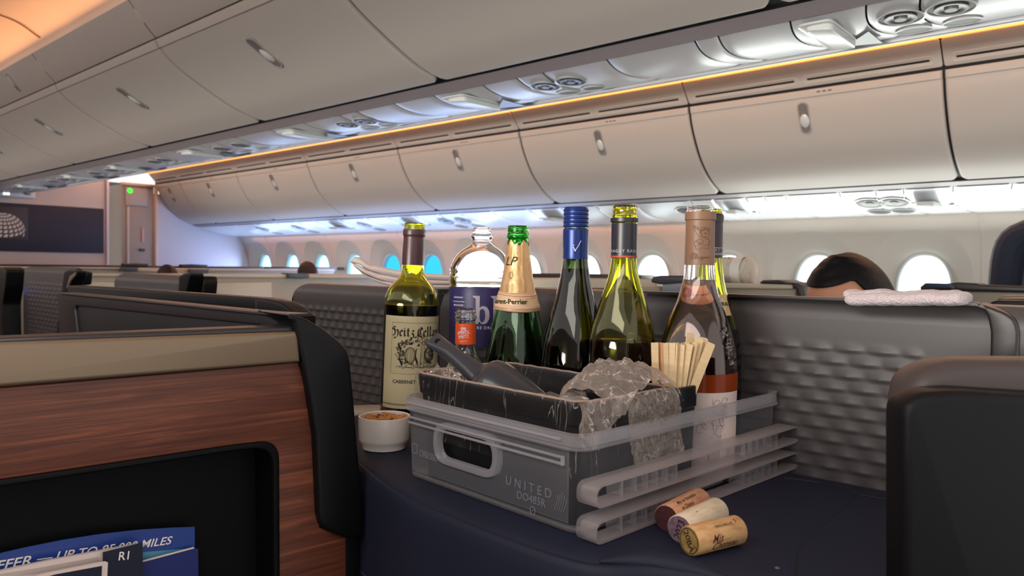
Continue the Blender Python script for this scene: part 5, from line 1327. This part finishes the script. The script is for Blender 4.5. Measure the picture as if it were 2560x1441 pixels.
for i, (s_, h) in enumerate([('INGREDIENT', .0024), ('Pure Drinking Water', .0020), ('MICROLENE', .0026), ('TO', .002), ('PRODUCE', .0022), ('SUPER FINE', .002), ('FILTERED', .002), ('water', .002)]):
    b.text(s_, h, -44, 744 + 9.5 * i, M_TEXTW, 'small_print', bold=.01, parent=lab)

# small clear bottle with orange neck label
b = Bot(1166, .985, [(1114, 47), (1106, 52), (1000, 53), (950, 53), (930, 51), (915, 46), (902, 38), (888, 30), (875, 26), (862, 25), (806, 24.5), (800, 24), (797, 27), (790, 27), (787, 24), (784, 26), (780, 26), (777, 23), (772, 23)], 'small_bottle', 'small open clear glass bottle with orange neck label, in front of the water bottle')
b.body(M_CLEAR, .0022)
lab = b.patch('neck_label', mat('orange_label', '#d8501a', .4), 808, 860, -88, 88, .0005)
for s_, h, y in (('APEROL', .0042, 834), ('SPRITZ', .0040, 844)): b.text(s_, h, -12, y, M_TEXTW, rot=7, bold=.02, parent=lab, sx=.85)
v_, f_ = line([[(-.003, 0), (-.003, .004), (.003, .004), (.003, 0)], [(-.0015, 0), (-.001, .0025), (.0015, .0025), (.0015, 0)], [(-.003, .0035), (.003, .0035)]], .0009); b.wrap(v_, f_, -12, 826, 'emblem', M_TEXTW, .0009, lab)
b.text('APERITIVO', .0015, -12, 853, M_TEXTW, rot=4, parent=lab)

# champagne bottle
b = Bot(1294, 1.05, [(1086, 70), (1078, 82), (1050, 84), (960, 84), (920, 82), (895, 79), (870, 74), (845, 69), (815, 63), (785, 56), (755, 49), (730, 43), (700, 37), (670, 32), (640, 28.5), (612, 26), (604, 25), (600, 25), (597, 28), (588, 29), (584, 26), (580, 25), (577, 27), (568, 27), (565, 25)],
        'champagne_bottle', 'green champagne bottle with torn gold foil neck and paper collar')
b.body(M_GREEN_G, .0032); b.liquid(M_WHITEW, 842, .0032)
f = b.sleeve('foil', M_GOLD, 609, 737, .0010, n=50)
for v_ in f.data.vertices:                          # crumple and tear the foil edge
    p = b.M.inverted() @ (wm(b.root) @ v_.co); a = math.atan2(p.y, p.x); p2 = p.copy()
    w = noise.noise(Vector((a * 2.5, p.z * 45, 3))) * .0011 + .0007 * math.sin(a * 7); rr_ = math.hypot(p.x, p.y); p2.x *= 1 + (abs(w)) / rr_; p2.y *= 1 + abs(w) / rr_
    if p.z > b.z(612): p2.z += .003 * math.sin(a * 5) + .002 * math.sin(a * 11 + 1)
    v_.co = p2
f.data.update()
def collar(y0, y1, m, name, off0, parent=None):
    def fn(u, v):
        a = u * math.tau; yy = y1 + (y0 - y1) * v; hw = 46 + (yy - 730) * (59.5 - 46) / 46; r_ = hw * b.k + off0; z = b.z(yy) + .0012 * math.sin(a * 2 + 1)
        return Vector((r_ * math.cos(a), r_ * math.sin(a), z))
    o = MB().grid(fn, 64, 6, b.M, cu=True).build(name, m, parent or b.root, 60); mod_solid(o, .0003); return o
col_ = collar(730, 776, M_BAND, 'paper_collar', 0)
collar(739, 744, M_BANDL, 'collar_stripe', .0004, col_); collar(761, 768, M_BANDL, 'collar_stripe', .0004, col_)
collar(737.6, 738.6, M_REDL, 'collar_line', .0006, col_); collar(769, 770, M_REDL, 'collar_line', .0006, col_)
vs, fs = text_mesh('Laurent-Perrier', .0068 / .70, 0, 0, .02, 'RIGHT', 1.0)
out = []
for v in vs:
    yy = 758 - v.y / b.k; hw = 46 + (yy - 730) * (59.5 - 46) / 46; r_ = hw * b.k + .0009; a = math.radians(27) + v.x / r_; out.append((r_ * math.sin(a), -r_ * math.cos(a), b.z(yy)))
MB().add(out, fs, b.M).build('collar_lettering', M_INK, col_, smooth=False)
b.text('LP', .0125, -34, 664, M_INK, 'monogram', off=.0026, shear=.3, bold=-.004, parent=f)
v_, f_ = line([arc(0, .006, .0035, .004), arc(.001, .006, .002, .0055), [(-.003, .0), (.003, .0)], [(-.002, -.002), (.002, -.002)]] + [[(-.008 + .0005 * q, -.008 - .0022 * q), (.006, -.0075 - .0022 * q)] for q in range(5)], .0004); b.wrap(v_, f_, -26, 698, 'crest', mat('foil_print_brown', '#5e3f28', .6), .0028, f)

# blue-capped bottle
b = Bot(1438, .972, [(1132, 66), (1124, 80), (1090, 83), (960, 84), (920, 83), (885, 79), (850, 74), (820, 68), (790, 61), (760, 53), (730, 45), (700, 38), (675, 34), (650, 31), (640, 30.5), (575, 31), (573, 29.5), (524, 29), (521, 28)],
        'wine_bottle', 'dark wine bottle with ribbed blue screw cap still on')
b.body(M_TEALG, .003, ztop=b.z(524)); b.liquid(M_REDW, 672, .003)
c_ = b.sleeve('screw_cap', M_BLUECAP, 521, 569, .0008, True, rib=(.0052, .0009, 569)); b.sleeve('capsule', M_BLUECAP, 573, 648, .0006)
v_, f_ = nib([[(-.001, -.004), (.000, -.001), (.003, .003), (.0065, .010)], [(-.0035, .002), (-.001, -.004)], [(-.004, .0045), (-.0025, .0035)]], .0011, 10); b.wrap(v_, f_, 2, 622, 'capsule_mark', M_TEXTW, .0012)

# olive bottle with black capsule, no cap
b = Bot(1559, .905, [(1148, 66), (1140, 80), (1110, 84), (960, 85), (900, 84.5), (860, 82), (835, 79), (810, 74), (785, 67), (760, 59), (735, 51), (710, 43), (685, 36.5), (665, 33), (648, 31.5), (562, 31), (560, 31), (556, 33), (547, 33), (545, 29), (540, 31), (536, 29), (532, 31), (528, 29), (523, 30.5), (515, 29.5)],
        'wine_bottle', 'open olive-green bottle with black capsule and thin red band, right of the blue-capped one')
b.body(M_OLIVE, .003); b.liquid(M_REDW, 851, .003)
b.sleeve('cap_ring', M_BLACKCAP, 546, 557, .0008); b.sleeve('capsule', M_BLACKCAP, 560, 645, .0006); b.sleeve('red_band', M_REDL, 640, 644.5, .0009, n=4)
b.text('CRAGGY RANGE', .0036, 0, 632, mat('capsule_silver_ink', '#b8aeb0', .4), sp=1.25, off=.0012, sx=1)

# second olive bottle, half hidden behind the rose bottle
b = Bot(1776, .930, [(1144, 62), (1136, 75), (1100, 79), (900, 79), (870, 77), (840, 72), (815, 67), (790, 59), (765, 51), (740, 43), (715, 36.5), (690, 32), (665, 29), (648, 27.5), (560, 27), (556, 28.5), (540, 28.5), (536, 25.5), (526, 25), (524, 24)],
        'wine_bottle', 'olive-green bottle with dark capsule half hidden behind the rosé bottle')
b.body(M_OLIVE, .003); b.liquid(M_REDW, 822, .003); b.sleeve('capsule', mat('plum_capsule', '#2c2029', .4), 536, 645, .0006)
for y in (620, 633.5, 637): b.sleeve('capsule_line', M_TEXTW, y, y + 1, .001, n=2)
b.text('CHARDONNAY ORIGINAL', .0045, 20, 631, mat('capsule_pink_ink', '#a8868a', .5), off=.0012, bold=.01)
lab = b.patch('neck_label', mat('tan_label_paper', '#c9a878', .6), 735, 786, -75, 62, .0006)
b.patch('label_window', M_PAPER, 745, 772, 20, 46, .0009, lab, 10, 6); b.text('NATURAL', .0045, 28, 762, M_INK, parent=lab, off=.0012, bold=.02)
v_, f_ = line([arc(0, 0, .006, .007), arc(0, 0, .004, .005)], .0018); b.wrap(v_, f_, -12, 757, 'seal', M_REDL, .0011, lab)
b.text('General', .0035, -42, 762, M_INK, shear=.4, parent=lab, off=.0011)

# rose bottle in clear glass
b = Bot(1748, .855, [(1193, 70), (1184, 88), (1150, 95), (1000, 97), (940, 97.5), (905, 96), (880, 93.5), (855, 89), (830, 82.5), (805, 74.5), (780, 64.5), (755, 54), (730, 46), (708, 40.5), (690, 37.5), (665, 36), (556, 34), (553, 34), (551, 36.5), (529, 36.5), (527, 33), (522, 33.5), (517, 32)],
        'rose_bottle', 'clear glass rosé bottle with taupe capsule and white winged label, tallest at right')
b.body(M_CLEAR, .003); b.liquid(M_ROSE, 700, .003); b.sleeve('capsule', M_TAUPE, 531, 663, .0007, n=60)
INKT = mat('capsule_brown_ink', '#5a3d28', .6)
ch = [arc(.004, .010, .0048, .0052), arc(.0005, .0115, .0022, .003, 60, 300), [(.003, .0105), (.004, .0095), (.0055, .0105)], arc(.0035, .0065, .0012, .0006), arc(.0048, .0105, .0006, .0008), arc(.001, .0150, .002, .0018), arc(.005, .0160, .002, .0016), arc(.0085, .0145, .0018, .0018),
      [(-.002, .005), (-.008, .014), (-.010, .019), (-.0085, .0185), (-.0065, .015), (-.008, .019), (-.006, .0185), (-.0045, .014), (-.005, .0175), (-.003, .016), (-.001, .010)], arc(-.0055, -.001, .0028, .003), arc(-.002, .001, .004, .0025), arc(.004, .000, .0055, .003, 180, 360), [(-.008, -.002), (-.006, -.007), (.001, -.006), (.008, -.007), (.010, -.003)],
      [(-.007, -.008), (-.003, -.009), (-.001, -.0075)], arc(.007, .001, .003, .0035, -60, 120)]
v_, f_ = line(ch, .00045); b.wrap(v_, f_, 6, 608, 'winged_figure_print', INKT, .0012)
scr = catmull([(-.012, -.003, 0), (-.0105, .004, 0), (-.0085, .005, 0), (-.0095, -.002, 0), (-.007, .004, 0), (-.0055, .005, 0), (-.0065, -.002, 0), (-.004, .0045, 0), (-.0045, -.0015, 0), (-.0025, .001, 0), (-.0015, -.0015, 0), (.0005, .001, 0), (.001, -.0035, 0), (.002, .001, 0), (.003, -.001, 0), (.0045, .001, 0), (.005, -.001, 0), (.0065, .001, 0), (.0075, -.001, 0), (.009, .001, 0), (.011, -.0005, 0)], 5)
v_, f_ = line([[(p.x, p.y) for p in scr]], .00045); b.wrap(v_, f_, 4, 645, 'script_print', INKT, .0012)
lab = b.patch('front_label', mat('rose_label_paper', '#d3c3be', .6), 968, 1172, -82, 76, .0006, nu=50)
b.patch('wine_glow_tint', film('wine_glow_tint', '#a8481f', .72, .15, .06, transl=.3), 925, 967.5, -88, 88, .0004, nu=40)  # tint on the glass that paints light glowing through the wine
wing = []
for q in range(7): wing.append([(-.026 + .0018 * q, .030 - .0035 * q), (-.020 + .0015 * q, .020 - .0022 * q), (-.012 + .001 * q, .012 - .0012 * q)])
for cx, cy, r_ in ((-.012, .012, .004), (-.008, .006, .004), (.004, .012, .006), (.010, .022, .006), (.014, .010, .005), (.006, .028, .004), (.016, .030, .004), (-.013, .001, .004), (.010, -.002, .005), (.019, .020, .003)): wing.append(arc(cx, cy, r_, r_ * 1.25, 20, 300))
wing += [[(.0, .034), (.002, .02), (.001, .006), (.003, -.006)], [(.02, .034), (.012, .02), (.016, .004)], [(-.016, -.004), (.0, -.009), (.018, -.006)], [(-.004, -.020), (-.002, -.036), (-.004, -.038)]]
v_, f_ = line(wing, .0005); b.wrap(v_, f_, 22, 1056, 'winged_engraving', M_INKG, .0009, lab)
b.text('ANGEL', .0045, 18, 1110, M_INKG, sp=1.3, parent=lab)
b.patch('back_label', film('back_label_wine_glow', '#ff9a68', .96, .4, .02, transl=.6), 928, 1150, 120, 240, .0005, nu=40)  # orange put into the paper for light seen through the wine
rel = MB(); random.seed(2)
for q in range(46):                                 # raised glass rosette on the shoulder
    t_ = q / 45; yy = 818 + 84 * t_ + random.uniform(-3, 3); a = math.radians(48 + 10 * t_ + random.uniform(-9, 9) * (1 - .5 * t_)); z = b.z(yy); r_ = b.r(z) + .0004
    T = Matrix.Translation((r_ * math.sin(a), -r_ * math.cos(a), z)); s_ = random.uniform(.0010, .0022)
    rel.grid(lambda u, v: T @ Vector((s_ * math.cos(u * math.tau) * math.sin(v * math.pi), s_ * math.sin(u * math.tau) * math.sin(v * math.pi), s_ * 1.3 * math.cos(v * math.pi))), 10, 6, b.M, cu=True)
rel.build('relief_rosette', M_CLEAR, b.root)
# ------------------------------------------------------------------ cloths
M_CLOTH = mat('white_cloth', '#c9b8b4', .85, sheen=.3, bump=(500, .5, .001)); M_WAFFLE = mat('waffle_cloth', '#c9bcc0', .85, sheen=.3, bump=((420, 420, 420), .9, .0015, 'voro'))
M_QUILTC = mat('rolled_quilt', '#c4bcb0', .9, sheen=.3, bump=(90, .8, .006)); M_BANDW = mat('paper_band', '#d6d2cc', .5)
t = thing('folded_towel', 'folded white waffle towel lying on top of the large quilted shell', 'towel', onx(2270, 755, .90), 0)
def towel(pa, pb, d0, d1, w, h, lift, name, dip=0, seed=1):
    A = EYE + ray(*pa) * d0; B = EYE + ray(*pb) * d1; x = (B - A); L_ = x.length; x.normalize(); up = Vector((0, 0, 1)); y = up.cross(x).normalized()
    def f(u, v):
        a = v * math.tau; c, s_ = math.cos(a), math.sin(a); e = min(1, min(u, 1 - u) * 28) ** .5
        hh = h / 2 * (1 + .18 * noise.noise(Vector((u * 5, seed, 1)))); ww = w / 2
        zz = hh * abs(s_) ** .7 * (1 if s_ > 0 else -1) * (.75 + .25 * e); yy = ww * abs(c) ** .6 * (1 if c > 0 else -1) * (.9 + .1 * e)
        return A + x * L_ * u + y * yy + up * (hh + lift + zz - dip * math.sin(u * math.pi) + .0010 * noise.noise(Vector((u * 14, v * 4, seed))))
    mb = MB().grid(f, 60, 28, cv=True); mb.add([f(0, j / 28) for j in range(28)], [tuple(range(28))]); mb.add([f(1, j / 28) for j in range(28)], [tuple(range(28))])
    return mb.build(name, M_WAFFLE, t, 60)
towel((2132, 764), (2415, 765), .84, .76, .055, .0145, .0, 'lower_fold', 0, 1)
towel((2124, 748), (2398, 752), .85, .775, .050, .0115, .0, 'upper_fold', .0012, 4)
nap = thing('folded_napkins', 'stack of folded off-white napkins draped over the end of the smaller quilted shell', 'napkins', EYE + ray(1000, 715) * 1.42, 0)
def layer(top, bot, d0, d1, seed):
    T_ = catmull([(x, y, 0) for x, y in top], 8); B_ = catmull([(x, y, 0) for x, y in bot], 8); n = len(T_) - 1
    def f(u, v):
        i = min(n, round(u * n)); a = v * math.tau; p = T_[i].lerp(B_[i], (1 - math.sin(a)) / 2); d = d0 + (d1 - d0) * u + .045 * math.cos(a)
        d += .004 * noise.noise(Vector((u * 6, v * 5, seed))); return EYE + ray(p.x, p.y + 1.5 * noise.noise(Vector((u * 9, v * 3, seed)))) * d
    mb = MB().grid(f, n, 20, cv=True); mb.add([f(0, j / 20) for j in range(20)], [tuple(range(20))]); mb.add([f(1, j / 20) for j in range(20)], [tuple(range(20))])
    return mb.build('napkin_fold', M_CLOTH, nap, 60)
layer([(886, 642), (905, 646), (925, 660), (950, 666), (985, 674), (1050, 682), (1140, 688)], [(876, 656), (900, 664), (922, 676), (950, 684), (990, 692), (1050, 698), (1140, 702)], 1.44, 1.30, 1)
layer([(878, 656), (900, 664), (922, 676), (950, 684), (990, 692), (1050, 697), (1140, 701)], [(886, 668), (902, 680), (925, 692), (955, 702), (995, 708), (1050, 712), (1140, 713)], 1.43, 1.30, 2)
layer([(890, 668), (904, 680), (926, 692), (955, 701), (995, 707), (1050, 711), (1140, 712)], [(900, 680), (915, 692), (935, 704), (965, 714), (1000, 721), (1050, 724), (1140, 724)], 1.42, 1.30, 3)
t = thing('rolled_quilt', 'rolled cream quilt with a paper band on the console right of the rosé bottle', 'quilt', onx(1850, 710, 2.55), 0)
A = onx(1790, 677, 2.55); B_ = onx(1884, 679, 2.55); x = (B_ - A); L_ = x.length; x.normalize(); y = Vector((0, 0, 1)).cross(x).normalized(); QM = Matrix((x, y, x.cross(y))).transposed().to_4x4(); QM.translation = A
def roll(u, v):
    a = v * math.tau; r_ = .0475 * (1 + .05 * noise.noise(Vector((u * 8, math.cos(a) * 2, math.sin(a) * 2)))) * (1 - .25 * max(0, abs(u - .5) - .44) / .06) + .0022 * math.sin(u * 50 + 3 * math.sin(a * 2))
    return Vector((u * L_, r_ * math.cos(a), r_ * math.sin(a)))
mb = MB().grid(roll, 60, 40, QM, cv=True); mb.add([roll(1, j / 40) for j in range(40)], [tuple(range(40))], QM); mb.add([roll(0, j / 40) for j in range(40)], [tuple(range(40))], QM); mb.build('roll', M_QUILTC, t, 60)
MB().lathe([(.0505, 0), (.0510, .002), (.0510, .034), (.0505, .036)], 40, QM @ Matrix.Translation((L_ * .52, 0, 0)) @ Matrix.Rotation(math.radians(90), 4, 'Y')).build('paper_band', M_BANDW, t)
t = thing('black_pillow', 'small black rounded shape behind the rolled quilt', 'pillow', onx(1825, 655, 2.75), 0)
c = onx(1822, 668, 2.58); c.z = 1.232; MB().grid(lambda u, v: c + Vector((.04 * math.cos(u * math.tau) * math.sin(v * math.pi), .075 * math.sin(u * math.tau) * math.sin(v * math.pi), (.046) * math.cos(v * math.pi))), 24, 14, cu=True).build('cushion', M_SHELLD, t)
for zc_, nm in ((0, 0),):
    pass

# ------------------------------------------------------------------ people
M_SKIN = mat('skin', '#c08a70', .55, sss=.15); M_HAIRB = mat('black_hair', '#060608', .5, spec=.25, bump=((40, 300, 300), .5, .002)); M_HAIRN = mat('brown_hair', '#2e1d18', .5, bump=(200, .6, .003))
M_SHIRTN = mat('navy_uniform', '#1b2336', .8, sheen=.2, bump=(700, .3, .0006)); M_SHIRT = mat('dark_shirt', '#2a2c33', .85); M_COLLAR = mat('white_collar', '#d8d4cc', .7)
def head(parent, c, face_dir, tilt, s, hairm, hair_low=.0, fall=0):
    """head with brow, nose, mouth, chin, ears, and a cap of hair; c = head centre, face_dir horizontal"""
    f_ = Vector(face_dir).normalized(); up = Vector((0, 0, 1)); R_ = Matrix((f_.cross(up), f_, up)).transposed() @ Matrix.Rotation(tilt, 3, 'X')
    M = R_.to_4x4(); M.translation = c
    def skull(u, v):
        a = u * math.tau; b_ = v * math.pi; x = math.cos(a) * math.sin(b_); y = math.sin(a) * math.sin(b_); z = math.cos(b_)
        X_ = x * .076; Y_ = y * .096; Z_ = z * .118
        if z < 0: X_ *= 1 - .30 * z * z; Y_ *= (1 - .10 * z * z) if y > 0 else (1 - .45 * z * z)
        if y > .2:
            Y_ -= .006 * math.exp(-((z + .05) / .10) ** 2) * (1 if abs(x) > .15 else .2)
            nose = math.exp(-(x / .13) ** 2) * math.exp(-((z + .22) / .16) ** 2); Y_ += .020 * nose
            Y_ += .006 * math.exp(-(x / .3) ** 2) * math.exp(-((z + .52) / .07) ** 2) + .004 * math.exp(-((z - .12) / .09) ** 2)
            Y_ += .008 * math.exp(-(x / .3) ** 2) * math.exp(-((z + .80) / .12) ** 2)
        return Vector((X_ * s, Y_ * s, Z_ * s))
    h = MB().grid(skull, 48, 36, M, cu=True).build('head', M_SKIN, parent, 80)
    for sx_ in (-1, 1):
        MB().grid(lambda u, v: Vector(((sx_ * (.075 + .009 * math.sin(v * math.pi))) * s, (-.004 + .017 * math.cos(u * math.tau) * math.sin(v * math.pi)) * s, (-.01 + .032 * math.cos(v * math.pi)) * s)), 12, 10, M, cu=True).build('ear', M_SKIN, h)
        MB().grid(lambda u, v: Vector((sx_ * .030 * s + .012 * s * math.cos(u * math.tau) * math.sin(v * math.pi), .083 * s + .006 * s * math.sin(u * math.tau) * math.sin(v * math.pi), -.004 * s + .006 * s * math.cos(v * math.pi))), 14, 8, M, cu=True).build('eye', mat('eye_dark', '#1a1210', .2) if 'eye_dark' not in bpy.data.materials else bpy.data.materials['eye_dark'], h)
    MB().grid(lambda u, v: Vector(((u - .5) * .044 * s, (.098 - .012 * (2 * u - 1) ** 2) * s, (-.062 + .006 * (v - .5)) * s)), 10, 2, M).build('mouth', mat('lips', '#9a5a50', .5) if 'lips' not in bpy.data.materials else bpy.data.materials['lips'], h)
    def hairf(u, v):
        a = u * math.tau; y = math.sin(a); lim = (.285 if y > .35 else (.285 + (.35 - y) * .65)) + hair_low; b_ = v * math.pi * min(.80, lim)
        p = skull(u, b_ / math.pi); k = 1.075 + .02 * noise.noise(Vector((u * 9, v * 6, 2))); q = p * k
        if fall and y < .1: q.z -= fall * v * v
        return q + Vector((0, -.004, .004)) * s
    hh = MB().grid(hairf, 56, 24, M, cu=True).build('hair', hairm, parent, 80); mod_solid(hh, .006, -1)
    return M
def torso(parent, base, f_, sh_z, sh_w, m, standing):
    """torso and arms grown from one skeleton: Skin modifier, root at the pelvis"""
    f_ = Vector(f_).normalized(); up = Vector((0, 0, 1)); r_ = f_.cross(up)
    pz = base.z; P = lambda x, y, z: base + r_ * x + f_ * y + up * (z - base.z)
    H_ = sh_z
    nodes = [(P(0, 0, pz), .15, .12), (P(0, 0, pz + (H_ - pz) * .45), .14, .10), (P(0, 0, H_ - .13), .19, .12), (P(0, 0, H_ - .03), .11, .08), (P(0, .01, H_ + .07), .055, .055)]
    edges = [(0, 1), (1, 2), (2, 3), (3, 4)]
    for sg in (-1, 1):
        i = len(nodes); nodes += [(P(sg * sh_w * .55, 0, H_ - .05), .085, .075), (P(sg * sh_w, 0, H_ - .085), .075, .075), (P(sg * (sh_w + .02), .0, H_ - .34), .056, .056), (P(sg * (sh_w + .02), .16, H_ - .52), .038, .038)]
        edges += [(2, i), (i, i + 1), (i + 1, i + 2), (i + 2, i + 3)]
    if standing:
        for sg in (-1, 1):
            i = len(nodes); nodes += [(P(sg * .09, 0, pz - .06), .10, .10), (P(sg * .10, .01, .50), .065, .065), (P(sg * .10, 0, .09), .045, .045), (P(sg * .10, .14, .04), .04, .035)]
            edges += [(0, i), (i, i + 1), (i + 1, i + 2), (i + 2, i + 3)]
    else:
        for sg in (-1, 1):
            i = len(nodes); nodes += [(P(sg * .10, .12, pz), .085, .08), (P(sg * .12, .44, pz + .02), .06, .06), (P(sg * .12, .46, .10), .045, .045), (P(sg * .12, .58, .045), .04, .035)]
            edges += [(0, i), (i, i + 1), (i + 1, i + 2), (i + 2, i + 3)]
    inv = wm(parent).inverted(); me = bpy.data.meshes.new('body'); me.from_pydata([tuple(inv @ n[0]) for n in nodes], edges, []); o = bpy.data.objects.new('body', me); COL.objects.link(o); o.parent = parent
    sk = o.modifiers.new('skin', 'SKIN'); me.skin_vertices or None
    if not me.skin_vertices:
        me.attributes
    for i, n in enumerate(nodes): me.skin_vertices[0].data[i].radius = (n[1], n[2])
    me.skin_vertices[0].data[0].use_root = True; mod_sub(o, 2); me.materials.append(m)
    for sg in (-1, 1):                              # relaxed hands: palm, four unequal curled fingers, thumb from the side of the palm
        w = P(sg * (sh_w + .02), .19, H_ - .545); d_ = (f_ * .6 - up * .8).normalized(); sd = r_ * sg; nn = d_.cross(sd)
        hb = MB(); hb.grid(lambda u, v: w + d_ * (.085 * v) + sd * (.038 * math.cos(u * math.tau)) * math.sin(math.pi * (.12 + .70 * v)) ** .4 + nn * .014 * math.sin(u * math.tau), 20, 8, cu=True)
        for k, L_ in enumerate((.066, .076, .071, .056)):
            b0 = w + d_ * .078 + sd * (.027 - .018 * k); c1 = b0 + d_ * L_ * .5 - nn * .004 * sg; c2 = b0 + d_ * L_ * .85 - nn * .018 * sg
            hb.tube([b0 - d_ * .02, b0, c1, c2], [.009, .0088, .0082, .0066], 10)
        t0 = w + d_ * .02 - sd * .03; hb.tube([t0, t0 + d_ * .022 - sd * .018, t0 + d_ * .050 - sd * .024], [.011, .0105, .0075], 10)
        hb.build('hand', M_SKIN, parent, 80)
    return o, P
fd = (-RH * .9 - FH * .45)
pc = EYE + ray(2126, 722) * 1.78; c = Vector((pc.x, pc.y, 1.256 - .118))
t = thing('person', 'seated person with black hair seen just above the quilted shell, head bowed left', 'person', (c.x, c.y, 0))
try: torso(t, Vector((c.x + .05, c.y - .02, .48)), fd, .93, .17, M_SHIRT, False)
except Exception as e: print('SKIN', e)
head(t, c + Vector((0, 0, -.012)), fd, math.radians(-24), 1.16, M_HAIRB, -.03)
t = thing('person', 'standing person in dark navy uniform at the right edge, only shoulder and arm in view', 'person', (3.2, .22, 0))
try: torso(t, Vector((3.2, .22, .92)), (-1, .1, 0), 1.45, .20, M_SHIRTN, True)
except Exception as e: print('SKIN', e)
head(t, Vector((3.19, .23, 1.68)), (-1, .1, 0), 0, 1.0, M_HAIRN, .05)
MB().lathe([(.068, -.02), (.060, .015), (.056, .03)], 24, Matrix.Translation((3.2, .225, 1.49))).build('collar', M_COLLAR, t)
for px, py, Y_, sc, lab, fdv in ((419, 663.5, 5.4, .95, 'far seated person with brown hair above the cream consoles, left of centre', (0, 1, 0)), (769, 655.5, 5.35, 1.0, 'far seated person whose dark hair rises between two small bright windows', (0, 1, 0))):
    c = ony(px, py, Y_); c.z -= .118 * sc * 1.05
    t = thing('person', lab, 'person', (c.x, c.y, 0))
    try: torso(t, Vector((c.x, c.y, .48)), fdv, c.z - .20, .17, M_SHIRT, False)
    except Exception as e: print('SKIN', e)
    head(t, c, fdv, math.radians(-8), sc, M_HAIRN, .1)
